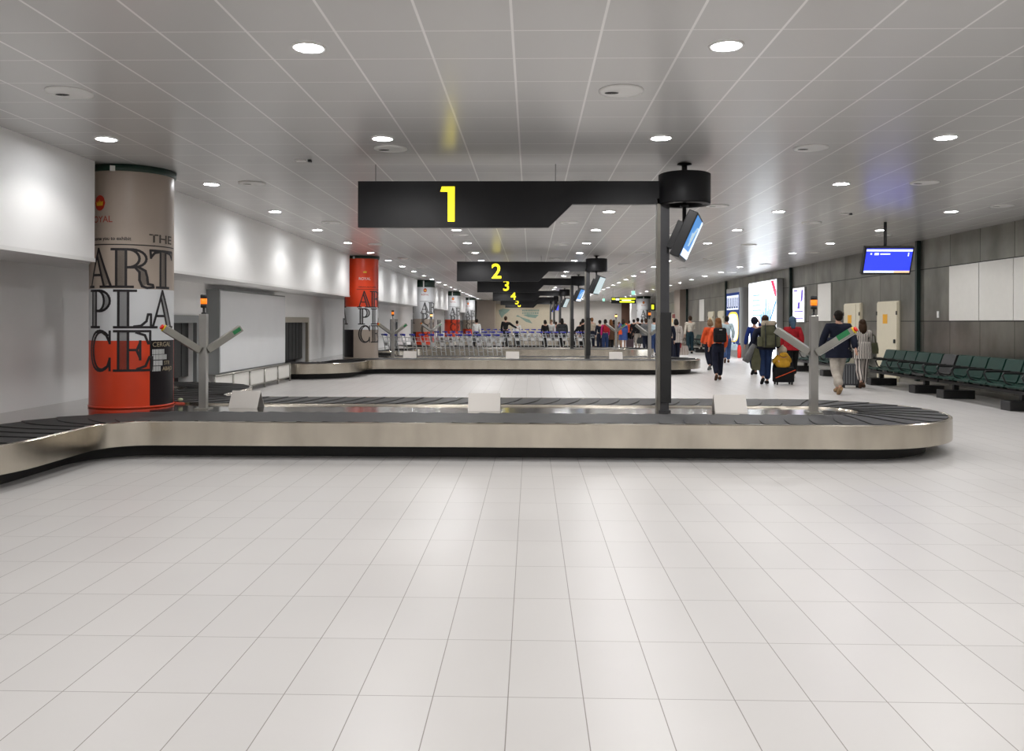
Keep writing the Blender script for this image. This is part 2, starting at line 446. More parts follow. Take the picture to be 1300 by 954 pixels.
def build_loop(cy, label, coarse=False, nd=0.0):
    t = thing('baggage_carousel', label, 'baggage carousel', (0, cy, 0), 0, 'baggage carousels across the hall')
    path = loop_path(nd)
    fr = frames_of(resample(path, .08 if not coarse else .2))
    def strip(mb, d0, z0, d1, z1):
        A = offs(fr, d0); B = offs(fr, d1)
        vs = [(x, y, z0) for x, y in A] + [(x, y, z1) for x, y in B]; n = len(A)
        mb.add(vs, [(i, i + 1, n + i + 1, n + i) for i in range(n - 1)], 0, True)
    # skirt of brushed steel with a rolled lip
    s = MB()
    prof = [(HW - .004, .398), (HW + .012, .408), (HW + .030, .408), (HW + .045, .398), (HW + .045, .150), (HW + .02, .142), (HW - .23, .142)]
    for (d0, z0), (d1, z1) in zip(prof, prof[1:]): strip(s, d0, z0, d1, z1)
    s.build('steel_skirt', 'steel', t)
    k = MB(); strip(k, HW - .235, 0, HW - .235, .15); strip(k, HW - .3, .15, HW + .03, .148); k.build('kick_plate', 'black_rubber', t)
    e = MB(); strip(e, -HW + .005, .405, -HW - .02, .405); strip(e, -HW - .02, .405, -HW - .03, .38); e.build('inner_trim', 'steel', t)
    # overlapping rubber slats
    fine = resample(path, .04 if not coarse else .1); F = frames_of(fine)
    def at(s_, d):
        i = max(0, min(len(F) - 1.001, s_)); k_ = int(i); u = i - k_
        c = F[k_][0].lerp(F[k_ + 1][0], u); n = F[k_][1].lerp(F[k_ + 1][1], u)
        return (c.x + n.x * d, c.y + n.y * d)
    b = MB(); per = 7 if not coarse else 4; nt_ = 6 if not coarse else 3; ns = 2; total = (len(F) - 1) // per
    for q in range(-2, total + 2):
        vs = []; fs = []
        for i in range(ns + 1):
            for j in range(nt_ + 1):
                tt = j / nt_; d = -HW + 2 * HW * tt
                sk = (tt * 6.5 + math.sin(tt * PI) * 1.4) * (1 if not coarse else .4)
                x, y = at(q * per + per * i / ns + .02 + sk - 3, d)
                vs.append((x, y, .402 + .011 * (i / ns)))
        for j in range(nt_ + 1):                      # dropped edge of the slat
            x, y, z = vs[ns * (nt_ + 1) + j]; vs.append((x, y, .400))
        W = nt_ + 1
        for i in range(ns + 1):
            for j in range(nt_): fs.append((i * W + j, (i + 1) * W + j, (i + 1) * W + j + 1, i * W + j + 1))
        b.add(vs, fs, 0, False)
    b.build('rubber_belt', 'belt_rubber', t, recalc=False)
    # inner deck
    inn = offs(fr, -HW - .02)
    poly = [(XL + .01, 3.3)] + [q for q in inn if q[0] > XL + .01] + [(XL + .01, -3.3)]
    d = MB(); n = len(poly)
    d.prism(poly[::-1], .36, .385, lambda u, v, w: Vector((u, v, w)))
    d.build('steel_deck', 'steel_deck', t)
    return t
build_loop(CENT[0], 'nearest baggage carousel with brushed steel skirt and black rubber slats')
build_loop(CENT[1], 'second baggage carousel from the camera beyond the white floor strip', False, .3)
build_loop(CENT[2], 'third baggage carousel, behind the front row of trolleys', True)
build_loop(CENT[3], 'fourth baggage carousel, behind the second row of trolleys', True)
build_loop(CENT[4], 'fifth baggage carousel, far back in the hall', True)
build_loop(CENT[5], 'farthest baggage carousel, close to the end wall', True)

# ------------------------------------------------------------------ pillars with printed wrap
RP = .51
W_ = .036
def letter_strokes(ch):
    def A_(cx, cy, rx, ry, a0, a1, n=12): return [(cx + rx * math.cos(math.radians(a0 + (a1 - a0) * i / n)), cy + ry * math.sin(math.radians(a0 + (a1 - a0) * i / n))) for i in range(n + 1)]
    S = {
     'A': ([[(.46, 1), (.12, .02)], [(.46, 1), (.88, .02)], [(.40, .82), (.66, .02)], [(.24, .32), (.56, .32)], [(.0, .02), (.26, .02)], [(.52, .02), (1.0, .02)]], [[(.46, .98), (.88, .02), (.66, .02), (.40, .8)]]),
     'R': ([[(.02, .98), (.52, .98)], [(.14, .98), (.14, .02)], [(.36, .98), (.36, .02)], [(.02, .02), (.52, .02)], A_(.40, .75, .26, .23, 90, -90), A_(.50, .75, .32, .23, 90, -90), [(.36, .52), (.52, .52)],
            [(.58, .50), (.66, .40), (.66, .2), (.72, .04), (.84, .0)], [(.62, .54), (.80, .44), (.84, .28), (.86, .10), (.98, .08), (1.0, .02), (.84, .0)]], [[(.14, .98), (.36, .98), (.36, .02), (.14, .02)], [(.62, .5), (.78, .42), (.84, .1), (.74, .05), (.66, .3)]]),
     'T': ([[(.04, .98), (.96, .98)], [(.04, .98), (.06, .78)], [(.96, .98), (.94, .78)], [(.06, .80), (.18, .92), (.38, .96)], [(.94, .80), (.82, .92), (.62, .96)], [(.38, .98), (.38, .02)], [(.60, .98), (.60, .02)], [(.24, .02), (.76, .02)]], [[(.38, .98), (.60, .98), (.60, .02), (.38, .02)]]),
     'P': ([[(.0, .98), (.5, .98)], [(.14, .98), (.14, .02)], [(.34, .98), (.34, .02)], [(.0, .02), (.50, .02)], A_(.42, .71, .26, .27, 90, -90), A_(.50, .71, .40, .27, 90, -90), [(.34, .45), (.52, .45)]], [[(.14, .98), (.34, .98), (.34, .02), (.14, .02)], [(.6, .95), (.88, .8), (.88, .6), (.62, .46), (.68, .6), (.68, .8)]]),
     'L': ([[(.04, .98), (.60, .98)], [(.16, .98), (.16, .02)], [(.40, .98), (.40, .02)], [(.04, .02), (.98, .02)], [(.98, .02), (.98, .36), (.90, .36)], [(.90, .36), (.86, .18), (.72, .06), (.55, .04)]], [[(.16, .98), (.40, .98), (.40, .02), (.16, .02)]]),
     'C': ([A_(.52, .5, .46, .49, 50, 310, 20), A_(.58, .5, .36, .46, 62, 298, 18), [(.88, .98), (.88, .68)], [(.88, .32), (.88, .02)], [(.88, .70), (.76, .88), (.6, .96)], [(.88, .30), (.80, .12), (.62, .04)]], [[(.3, .9), (.12, .7), (.06, .5), (.12, .3), (.3, .1), (.22, .4), (.22, .6)]]),
     'E': ([[(.04, .98), (.96, .98)], [(.16, .98), (.16, .02)], [(.40, .98), (.40, .02)], [(.04, .02), (1.0, .02)], [(.96, .98), (.96, .68), (.90, .68)], [(.90, .70), (.82, .88), (.6, .95)], [(.40, .52), (.62, .52)], [(.70, .74), (.70, .28)], [(.62, .52), (.70, .70)], [(.62, .50), (.70, .32)], [(1.0, .02), (1.02, .34), (.94, .34)], [(.94, .34), (.84, .12), (.62, .05)]], [[(.16, .98), (.40, .98), (.40, .02), (.16, .02)]]),
    }
    return S[ch]
def pillar(cx, cy, bands, dark, rot, label, logo, zlow=.388, fine=True):
    """bands [(z_top, material index)], dark (a0,a1) black field angles in degrees, rot = turn of the print"""
    t = thing('advertising_pillar', label, 'pillar', (cx, cy, 0))
    f = Vector((cx, cy)).normalized(); r = Vector((f.y, -f.x))
    def on(a, z, d=0.0):                      # a in degrees from the side seen from the hall entrance
        a = math.radians(a); rr = RP + d
        q = r * (math.sin(a) * rr) - f * (math.cos(a) * rr)
        return Vector((q.x, q.y, z))
    mats = ['wrap_beige', 'wrap_white', 'wrap_red', 'wrap_black']
    zs = [zlow] + [b[0] for b in bands]
    m = MB(); N = 120
    for (z0, z1), (zt, mi) in zip(zip(zs, zs[1:]), bands):
        for k in range(N):
            a0 = -180 + 360 * k / N; a1 = a0 + 360 / N; am = (a0 + a1) / 2
            mi_ = 3 if (mi in dark[2] and z1 < 1.5 and (dark[0] < am - rot < dark[1] or dark[0] < am - rot + 180 < dark[1] or dark[0] < am - rot - 180 < dark[1])) else mi
            m.add([on(a0, z0), on(a1, z0), on(a1, z1), on(a0, z1)], [(0, 1, 2, 3)], mi_, True)
    o = m.build('printed_wrap', mats, t, recalc=False)
    MB().lathe([(RP + .02, zs[-1]), (RP + .03, zs[-1] + .01), (RP + .03, H - .004), (RP, H - .004)], n=48).build('collar', 'collar_green', t)
    MB().lathe([(RP + .006, zlow - .002), (RP + .012, zlow + .02), (RP + .002, zlow + .025)], n=48).build('foot_ring', 'steel_post' if False else ['wrap_beige', 'wrap_white', 'wrap_red'][bands[0][1]], t)
    MB().box(-.03, .03, -.02, .02, zs[-1] - .01, H - .03, M=Matrix.Translation(on(-25 if fine else 0, 0, .03)) @ Euler((0, 0, math.atan2(f.y, f.x) + PI / 2)).to_matrix().to_4x4()).build('junction_box', 'fixture_white', t)
    ink = MB(); sh = MB()
    def ribbon(mb, pts, w, depth):
        for (a0, z0), (a1, z1) in zip(pts, pts[1:]):
            L = math.hypot((a1 - a0) * RP * PI / 180, z1 - z0)
            if L < 1e-5: continue
            ux, uz = (a1 - a0) * RP * PI / 180 / L, (z1 - z0) / L
            n = max(1, int(abs(a1 - a0) / 6) + 1)
            e = w / 2 * .6
            vs = []
            for i in range(n + 1):
                s = -e + (L + 2 * e) * i / n
                x = a0 * RP * PI / 180 + ux * s; z = z0 + uz * s
                for sg in (-1, 1):
                    xx = x - uz * sg * w / 2; zz = z + ux * sg * w / 2
                    vs.append(on(math.degrees(xx / RP), zz, depth))
            mb.add(vs, [(2 * i, 2 * i + 2, 2 * i + 3, 2 * i + 1) for i in range(n)], 0)
    rows = [('ART', 2.405, 1.915), ('PLA', 1.885, 1.405), ('CE', 1.375, .86)]
    wd = .46
    for rep in (0, 180):
        for txt, zt, zb in rows:
            for ci, ch in enumerate(txt):
                ac = (-47, 0, 46)[ci] + rot + rep
                w_ = {'A': .44, 'R': .52, 'T': .44, 'P': .38, 'L': .47, 'C': .40, 'E': .47}[ch]
                if ci == 2: w_ = .42
                lines, fills = letter_strokes(ch)
                def mp(x, y): return (ac + math.degrees((x - .5) * w_ / RP), zb + y * (zt - zb))
                for l in lines: ribbon(ink, [mp(*q) for q in l], .031, .003 + .0003 * (ci % 2))
                for l in fills:
                    q4 = [mp(*q) for q in l]
                    if len(q4) == 4:
                        n = 4; vs = []
                        for i in range(n + 1):
                            u = i / n
                            pa = (q4[0][0] + (q4[1][0] - q4[0][0]) * u, q4[0][1] + (q4[1][1] - q4[0][1]) * u)
                            pb = (q4[3][0] + (q4[2][0] - q4[3][0]) * u, q4[3][1] + (q4[2][1] - q4[3][1]) * u)
                            vs += [on(*pa, .0015), on(*pb, .0015)]
                        sh.add(vs, [(2 * i, 2 * i + 2, 2 * i + 3, 2 * i + 1) for i in range(n)], 0)
                    else: sh.add([on(*q, .0022) for q in q4], [list(range(len(q4)))], 0)
        ribbon(ink, [(a_ + rot + rep, 2.455) for a_ in range(-74, 78, 6)], .014, .003)
    ink.build('big_lettering', 'ink', t); sh.build('letter_shading', 'ink_shade', t)
    # emblem: disc with a crown, small lettering
    def wrap(p, ac, z0, d): return on(ac + math.degrees(p.x / RP), z0 + p.y, d + p.z)
    la = -47 + rot; lz = 2.98
    if logo == 'disc':
        n = 28; MBd = MB()
        for i in range(8):
            x0 = -.085 + .17 * i / 8; x1 = x0 + .17 / 8
            h0 = math.sqrt(max(0, .085 ** 2 - x0 * x0)); h1 = math.sqrt(max(0, .085 ** 2 - x1 * x1))
            MBd.add([wrap(Vector(q), la, lz, .003) for q in ((x0, -h0 * 1.15, 0), (x1, -h1 * 1.15, 0), (x1, h1 * 1.15, 0), (x0, h0 * 1.15, 0))], [(0, 1, 2, 3)])
        MBd.build('emblem_disc', 'logo_red', t)
    cr = MB()
    cp = [(-.05, -.035), (.05, -.035), (.056, .02), (.03, -.002), (.018, .03), (.006, 0), (0, .055), (-.006, 0), (-.018, .03), (-.03, -.002), (-.056, .02)]
    cr.add([wrap(Vector((x, y, 0)), la, lz, .006) for x, y in cp], [(0, 1, 2, 9, 10), (2, 3, 4, 5, 9) if False else (2, 3, 9), (3, 4, 5), (5, 6, 7), (7, 8, 9), (3, 5, 7, 9)])
    cr.build('crown_emblem', 'logo_gold', t)
    tc = 'ink_red' if logo == 'disc' else 'ink_white'
    text_obj('royal_lettering', 'ROYAL', .115, tc, t, None, .0005, .001, fn=lambda p: wrap(p, la, lz - .245, .004))
    if fine:
        text_obj('royal_lettering', 'COLLECTION', .035, tc, t, None, .0005, .0, fn=lambda p: wrap(p, la, lz - .30, .004)) if False else None
        text_obj('small_lettering', 'welcome you to exhibit', .062, 'ink', t, None, .0005, .001, fn=lambda p: wrap(p, rot - 35, 2.51, .004))
        text_obj('the_lettering', 'THE', .15, 'ink_shade', t, None, .0005, .002, fn=lambda p: wrap(p, rot + 44, 2.50, .004), xs=1.4)
    if dark[0] is not None and fine:
        a0 = dark[0] + rot + 2.5
        bars = MB()
        for r_, (n_, z_) in enumerate(((12, 1.10), (15, 1.03), (10, .955), (8, .882))):
            for i in range(n_):
                aa = a0 + i * 1.75 * 1.0
                bars.add([on(aa, z_ - .032, .003), on(aa + 1.15, z_ - .032, .003), on(aa + 1.15, z_ + .032, .003), on(aa, z_ + .032, .003)], [(0, 1, 2, 3)])
        bars.build('bar_print', 'ink_white', t)
        text_obj('street_lettering', 'CERGAL', .085, 'ink_gold', t, None, .0005, .0, fn=lambda p: wrap(p, a0, 1.165, .004), align='LEFT')
        text_obj('street_lettering', 'STR', .07, 'ink_gold', t, None, .0005, .0, fn=lambda p: wrap(p, a0 + 20, .93, .004), align='LEFT')
        text_obj('street_lettering', 'ABAJO', .07, 'ink_gold', t, None, .0005, .001, fn=lambda p: wrap(p, a0 + 17, .855, .004), align='LEFT')
    return t
ZT = H - .085
pillar(-5.245, 10.95, [(1.245, 2), (1.9, 1), (ZT, 0)], (25, 80, (2,)), 0, 'nearest poster pillar, beige above, white lettered middle, red and black foot', 'disc')
pillar(-5.17, 25.55, [(1.245, 0), (1.93, 1), (ZT, 2)], (25, 95, (0,)), 58, 'poster pillar with bright red top, white middle and beige foot', 'crown')
pillar(-5.17, 40.4, [(1.0, 2), (1.62, 0), (ZT - .25, 1)], (25, 80, (2,)), 55, 'third poster pillar, white top with red dot, beige middle and red foot', 'disc', fine=False)
pillar(-5.17, 55.2, [(.5, 0), (1.62, 2), (ZT - .2, 1)], (200, 210, (2,)), 52, 'fourth poster pillar, grey white top over a dark red band', 'disc', fine=False)
pillar(-5.17, 70.0, [(.9, 2), (1.62, 0), (ZT - .1, 1)], (200, 210, (2,)), 40, 'fifth poster pillar, white top and brown lettered band, near the taupe wall', 'disc', fine=False)
pillar(8.6, 64.5, [(.9, 2), (1.5, 1), (ZT - .1, 1)], (200, 210, (2,)), 47, 'distant white poster pillar with red dot on the right side of the hall', 'disc', zlow=0.003, fine=False)

# ------------------------------------------------------------------ overhead number signs
def digit(n):
    if n == 1: return None
def number_sign(cy, n, label, mon):
    t = thing('number_sign', label, 'sign', (0, cy, 0), 0, 'overhead belt number signs')
    zt, zb, za = 3.306, 2.712, 3.013
    xl = -2.235
    f = {1: 10.45 / 10.8, 2: 25.0 / 25.3}.get(n, 1.0)     # the nearer two hang a touch lower and closer
    def S3(o):
        for v in o.data.vertices: v.co = Vector((v.co.x * f, v.co.y, EYE + (v.co.z - EYE) * f))
        return o
    poly = [(xl, zb), (.22, zb), (.53, za), (1.72, za), (1.72, zt), (xl, zt)]
    MB().prism(poly, 0, .10, lambda u, v, d: Vector((u, d, v))).build('sign_panel', 'black_sign', t); S3(t.children[0])
    if n == 1:
        hh = .45; x1 = -.985; z0 = 2.785
        poly = [(x1 - .088, z0), (x1, z0), (x1, z0 + hh), (x1 - .165, z0 + hh), (x1 - .185, z0 + hh - .065), (x1 - .088, z0 + hh - .065)]
        MB().prism(poly, -.012, .0, lambda u, v, d: Vector((u, d, v))).build('number', 'num_glow', t)
        for c in t.children:
            if c.name.startswith('number'): S3(c)
    else:
        o = text_obj('number', str(n), .62, 'num_glow', t, Matrix.Translation((-1.03, -.006, 2.79)) @ Euler((PI / 2, 0, 0)).to_matrix().to_4x4(), .006, .009)
    # drum that ends the arm
    dx = 1.965 * f; zo = (3.2 - EYE) * (f - 1)
    m = MB(); n_ = 48
    m.lathe([(.315, 3.02), (.32, 3.03), (.32, 3.385), (.30, 3.395), (.06, 3.395)], (dx, .05, zo), n_, caps=False)
    m.lathe([(.315, 3.02), (.22, 3.02), (.22, 3.18), (.05, 3.18)], (dx, .05, zo), n_, caps=False)
    m.build('drum', 'black_sign', t)
    MB().lathe([(.318, 3.012), (.225, 3.012), (.225, 3.02), (.318, 3.02)], (dx, .05, zo), n_, caps=False).build('drum_rim', 'grey_post', t)
    MB().lathe([(.035, 3.10), (.035, 3.34), (.055, 3.36), (.035, 3.39), (.035, 3.445), (.09, 3.455), (.09, H - .002)], (dx, .05, 0), 16).build('ceiling_pipe', 'black_plastic', t)
    for x in (-1.95, .3): MB().tube([(x, .05, zt + zo - .01), (x, .05, H)], .004, 6).build('hanging_wire', 'black_plastic', t)
    ox = 1.70 * (f - 1); zp = 3.02 + zo * .9 + .06
    p = MB(); p.box(1.655 + ox, 1.765 + ox, .0, .11, .386, zp); p.box(1.635 + ox, 1.785 + ox, -.02, .13, .386, .41); p.build('post', 'grey_post', t)
    MB().box(1.615 + ox, 1.655 + ox, .0, .12, .386, zp).build('post_cladding', 'post_edge', t)
    MB().box(1.657 + ox, 1.79 + ox, -.015, .0, .5, 1.62).build('cable_cover', 'black_plastic', t)
    # monitor hanging under the drum
    q = thing('hanging_monitor', 'tilted monitor hung under the drum of the number %d sign' % n, 'monitor', (dx, cy + .05, 3.02 + zo), 0, 'monitors under the number signs')
    MB().lathe([(.03, .17), (.03, .0), (.055, -.005), (.055, -.03), (.025, -.035), (.025, -.30)], (0, 0, 0), 14).build('drop_pole', 'black_plastic', q)
    M = Mx((.07, .0, -.42), 0, 0, math.radians(90 - 15)) @ Euler((math.radians(24), 0, 0)).to_matrix().to_4x4()
    MB().box(-.46, .46, -.02, .10, -.29, .29, M=M, bev=.012).build('housing', 'black_plastic', q)
    MB().box(-.22, .22, .10, .20, -.22, .14, M=M, bev=.01).build('rear_box', 'black_plastic', q)
    MB().box(-.43, .43, -.026, -.018, -.25, .26, M=M).build('screen', mon, q)
    if mon == 'screen_sky':
        MB().box(-.43, .43, -.030, -.025, -.25, -.16, M=M).build('screen_footer', 'screen_white', q)
        MB().box(.28, .43, -.030, -.025, -.16, .26, M=M).build('screen_side_band', 'screen_white', q)
        cu = MB(); cu.tube([M @ Vector((x, -.03, .05 + .10 * math.sin(x * 16))) for x in [(-.2 + .04 * i) for i in range(9)]], .014, 6)
        cu.tube([M @ Vector((-.1 + .004 * i * 5, -.03, -.1 + .05 * i)) for i in range(5)], .012, 6)
        cu.build('screen_symbol', 'screen_pale', q)
    return t
SY = [10.45, 25.0, 34.9, 49.1, 61.7, 73.0]
mons = ['screen_sky', 'screen_pale', 'screen_sky', 'screen_pale', 'screen_blue', 'screen_blue']
for i, yy in enumerate(SY):
    number_sign(yy, i + 1, ['nearest black overhead sign with a big yellow figure 1 and drum end', 'black overhead sign with yellow figure 2 hanging beyond the first',
        'black overhead sign with yellow figure 3, partly behind sign 2', 'black overhead sign with small yellow figure 4', 'distant black overhead sign with a tiny yellow figure 5',
        'farthest black overhead sign with a tiny yellow figure 6'][i], mons[i])

# ------------------------------------------------------------------ stop button stands
def stop_stand(px, cy, right_near, label, base=.386, lit=False):
    x = PY(px, 450, cy).x
    t = thing('emergency_stop_stand', label, 'stop button stand', (x, cy, base), 0, 'Y-shaped stop stands on the carousels')
    MB().box(-.047, .047, -.04, .04, 0, 1.20, bev=.004).build('post', 'steel_light', t)
    MB().box(-.09, .09, -.09, .09, -.001, .012).build('base_plate', 'steel_post', t)
    MB().lathe([(.03, 1.20), (.03, 1.215), (.014, 1.22), (.014, 1.275), (.035, 1.28)], n=14).build('beacon_stem', 'black_plastic', t)
    be = MB().lathe([(.038, 1.28), (.038, 1.325)], n=16).lathe([(.040, 1.395), (.040, 1.44), (.03, 1.445)], n=16).build('beacon_cap', 'black_plastic', t)
    MB().lathe([(.039, 1.325), (.040, 1.36), (.039, 1.395)], n=16).build('beacon_lens', 'amber_lit' if lit else 'amber', t)
    for s in (-1, 1):
        near = (s == 1) == right_near
        d = Vector((s * .34, -.26 if near else .26, .28))
        a = Vector((s * .03, (-.05 if near else .04), .74))
        L = d.length; dn = d.normalized()
        u = dn.cross(Vector((0, 0, 1))).normalized(); w = u.cross(dn)
        M = Matrix(((u.x, dn.x, w.x, a.x), (u.y, dn.y, w.y, a.y), (u.z, dn.z, w.z, a.z), (0, 0, 0, 1)))
        MB().box(-.043, .043, 0, L, -.043, .043, M=M, bev=.004).build('arm', 'steel_post', t)
        # button box on the end; side label
        if near and s == 1: MB().box(-.0455, .0455, L - .20, L - .04, -.02, .045, M=M).build('label_plate', 'tag_green', t)
        elif s == 1: MB().box(-.0455, .0455, L - .13, L - .02, -.02, .03, M=M).build('label_plate', 'tag_green', t)
        if not near: continue
        cap = MB(); pts = [M @ Vector((0, L, 0)), M @ Vector((0, L + .02, 0))]
        cap.tube([M @ Vector((0, L, 0)), M @ Vector((0, L + .012, 0))], .045, 14); b0 = cap.build('button_collar', 'stop_yellow', t)
        MB().tube([M @ Vector((0, L + .012, 0)), M @ Vector((0, L + .03, 0)), M @ Vector((0, L + .045, 0))], [.02, .034, .028], 14).build('stop_button', 'stop_red', b0)
    return t
stop_stand(258.5, 10.55, False, 'steel stop stand with amber beacon beside the nearest poster pillar')
stop_stand(1033, 10.5, True, 'steel stop stand with amber beacon at the right end of the nearest carousel')
stop_stand(498.5, 25.4, False, 'stop stand on the second carousel just right of the red pillar')
stop_stand(824.5, 25.4, True, 'stop stand on the second carousel left of the tall sign post', lit=False)
stop_stand(547.5, 34.9, False, 'stop stand with lit beacon on the third carousel among the left trolleys', lit=True)
stop_stand(782, 34.9, True, 'stop stand with lit beacon on the third carousel near the woman in blue', lit=True)

# ------------------------------------------------------------------ tent cards on the decks
def tent_card(px, cy, label, rz=0):
    x = PY(px, 500, cy).x
    t = thing('tent_card', label, 'card', (x, cy, .386), rz, 'blank tent cards on the carousel decks')
    w, h, d = .20, .215, .10
    MB().add([(-w, -d, 0), (w, -d, 0), (w, 0, h), (-w, 0, h), (-w, -d + .006, 0), (w, -d + .006, 0), (w, .0, h - .012), (-w, .0, h - .012)], [(0, 1, 2, 3), (4, 7, 6, 5), (0, 4, 5, 1), (0, 3, 7, 4), (1, 5, 6, 2)]).build('front_face', 'card_metal', t)
    MB().add([(-w, d, 0), (w, d, 0), (w, 0, h), (-w, 0, h), (-w, d - .006, 0), (w, d - .006, 0), (w, 0, h - .012), (-w, 0, h - .012)], [(0, 3, 2, 1), (4, 5, 6, 7), (0, 1, 5, 4), (0, 4, 7, 3), (1, 2, 6, 5)]).build('rear_face', 'card_metal', t)
for px, cy_, lab, rz in ((313, 10.75, 'left blank tent card on the nearest carousel deck', -.18), (615, 10.55, 'middle blank tent card on the nearest carousel deck, below the number 1 sign', 0), (926, 10.5, 'right blank tent card on the nearest carousel deck', .02)):
    tent_card(px, cy_, lab, rz)
for px, lab in ((520.5, 'left small blank tent card on the second carousel'), (650.5, 'middle small blank tent card on the second carousel'), (781.5, 'right small blank tent card on the second carousel')):
    tent_card(px, 25.3, lab)
# tiny pale ball of paper on the first deck
p = PZ(229, 512, .4)
tag(MB().ball((0, 0, 0), (.035, .03, .025), 10).build('paper_scrap', mat('pale_green', (.5, .55, .35), .7)), 'small pale green scrap on the belt edge right of the nearest pillar', 'litter').location = (p.x, p.y, .445)

# ------------------------------------------------------------------ ceiling fittings
def downlight_proto():
    t = thing('ceiling_downlight', 'round recessed downlight glowing white in the grid of the panelled ceiling', 'ceiling light', (0, 0, H), 0, 'lit downlights across the ceiling')
    MB().lathe([(.125, -.001), (.125, -.010), (.105, -.012), (.103, -.001)], n=28, caps=False).build('trim_ring', 'fixture_white', t)
    MB().lathe([(.103, -.004), (.05, -.006), (.002, -.006)], n=28, caps=False).build('lens', 'lamp_glow', t)
    ld = bpy.data.lights.new('downlight_lamp', 'SPOT'); ld.energy = 66; ld.spot_size = math.radians(160); ld.spot_blend = .35
    ld.shadow_soft_size = .09; ld.color = (1.0, .975, .95)
    l = bpy.data.objects.new('downlight_lamp', ld); COL.objects.link(l); l.parent = t; l.location = (0, 0, -.05)
    return t
XS = [-4.6, -1.6, 1.38, 4.38, 7.4]
edge = bpy.data.lights.new('downlight_lamp', 'SPOT'); edge.energy = 30; edge.spot_size = math.radians(138); edge.spot_blend = .45   # row along the wall, dimmed and narrowed so the bulkhead isn't overlit
edge.shadow_soft_size = .09; edge.color = (1.0, .975, .95)
proto = None
spec_lab = {(6, 1): 'large lit downlight near the top edge, left of centre', (6, 2): 'large lit downlight near the top edge, right of centre',
            (9, 0): 'lit downlight in front of the nearest poster pillar collar', (9, 1): 'lit downlight up left of the number 1 sign', (9, 2): 'lit downlight above the arm of the number 1 sign', (9, 3): 'lit downlight at the right edge above the metal wall',
            (12, 0): 'lit downlight just right of the nearest pillar top', (12, 3): 'lit downlight right of the sign drum'}
for iy in range(-2, 27):
    for ix, x in enumerate(XS):
        Y = iy * 3.0
        if proto is None:
            o = proto = downlight_proto(); o.location = (x, Y, H); wide_l = [c for c in o.children if c.type == 'LIGHT'][0].data
        else: o = clone(proto, (x, Y, H))
        if ix > 0:
            for c in o.children:
                if c.type == 'LIGHT': c.data = wide_l
        if ix == 0:
            for c in o.children:
                if c.type == 'LIGHT': c.data = edge
        lb = spec_lab.get((int(Y), ix))
        if lb: o['label'] = lb
def disc_proto():
    t = thing('ceiling_speaker', 'unlit white round ceiling speaker among the panels', 'ceiling speaker', (0, 0, H), 0, 'unlit round speakers in the ceiling')
    MB().lathe([(.19, -.001), (.19, -.010), (.16, -.016), (.10, -.012), (.002, -.014)], n=32, caps=False).build('grille', 'fixture_white', t)
    MB().lathe([(.035, -.0145), (.002, -.018)], (-.08, .03, 0), 12, caps=False, ax=(1.8, 1)).build('opening', 'dark_gap', t)
    return t
proto = None; k = 0
for iy in range(0, 12):
    Y = 7.16 + 2.37 * iy
    for ix in range(-2, 3):
        x = (.76 if iy % 2 == 0 else -1.6) + 4.74 * ix
        if x < -5 or x > 9: continue
        if proto is None: o = proto = disc_proto(); o.location = (x, Y, H)
        else: o = clone(proto, (x, Y, H))
        if iy == 0: o['label'] = 'unlit round ceiling speaker at the upper left, above the nearest pillar' if x < 0 else ('unlit round ceiling speaker near the top, above the sign arm' if x < 3 else o['label'])
for px, py, lb in ((386, 203, 'small white ceiling sensor with a black dot, left part of the ceiling'), (1075, 271, 'small dark ceiling sensor above the hanging blue monitor')):
    r = ray(px, py); s = (H - EYE) / r.z
    t = thing('ceiling_sensor', lb, 'sensor', (r.x * s, r.y * s, H))
    MB().box(-.10, .02, -.04, .04, -.02, 0, bev=.004).build('housing', 'fixture_white', t)
    MB().box(.05, .09, -.03, .03, -.03, 0, bev=.004).build('dark_lens', 'black_plastic', t)

# ------------------------------------------------------------------ right wall: doors, panels, posters
def wall_panel(y0, y1, z0, z1, label, name='white_panel', m='panel_white'):
    tag(MB().box(XR - .028, XR - .001, y0 + .012, y1 - .012, z0 + .012, z1 - .012, bev=.003).build(name, m), label, 'wall panel', 'pale panels set in the metal wall')
wall_panel(17.68, 18.93, 1.54, 2.77, 'pale blank panel in the metal wall, leftmost of the three above the green seats')
wall_panel(16.43, 17.68, 1.54, 2.77, 'pale blank panel in the metal wall, middle of the three above the green seats')
wall_panel(15.18, 16.43, 1.54, 2.77, 'pale blank panel at the right edge above the green seats')
wall_panel(26.3, 27.5, 1.54, 2.75, 'pale blank panel in the metal wall beside the left cream door')
wall_panel(45.4, 46.7, 1.54, 2.75, 'distant narrow pale panel on the metal wall')
DN = [0]
def door(y0, y1, label, split=None, z1=2.06):
    DN[0] += 1
    t = thing('door_%d' % DN[0], label, 'door', (XR, (y0 + y1) / 2, 0)); t['kind'] = 'structure'
    w = (y1 - y0) / 2
    MB().box(-.05, 0, -w, w, 0, z1).build('door_frame', 'door_cream', t)
    if split: MB().box(-.075, -.05, -w + .03, -w + split - .01, .01, z1 - .03).build('side_leaf', 'door_cream', t)
    lf = MB().box(-.08, -.05, (-w + split + .01) if split else -w + .03, w - .03, .01, z1 - .03, bev=.004).build('door_leaf', 'door_cream', t)
    MB().box(-.11, -.08, -w + .10 + (split or 0), -w + .18 + (split or 0), .98, 1.08, bev=.01).build('lock_plate', 'black_plastic', lf)
    MB().box(-.085, -.08, -.05 if not split else .0, .23 if not split else .28, 1.48, 1.72).build('yellow_sticker', 'sticker', lf)
    for z in (1.75,): 
        for s in (-w + .02, w - .05): MB().box(-.10, -.08, s, s + .03, z - .05, z + .05).build('hinge', 'black_plastic', lf)
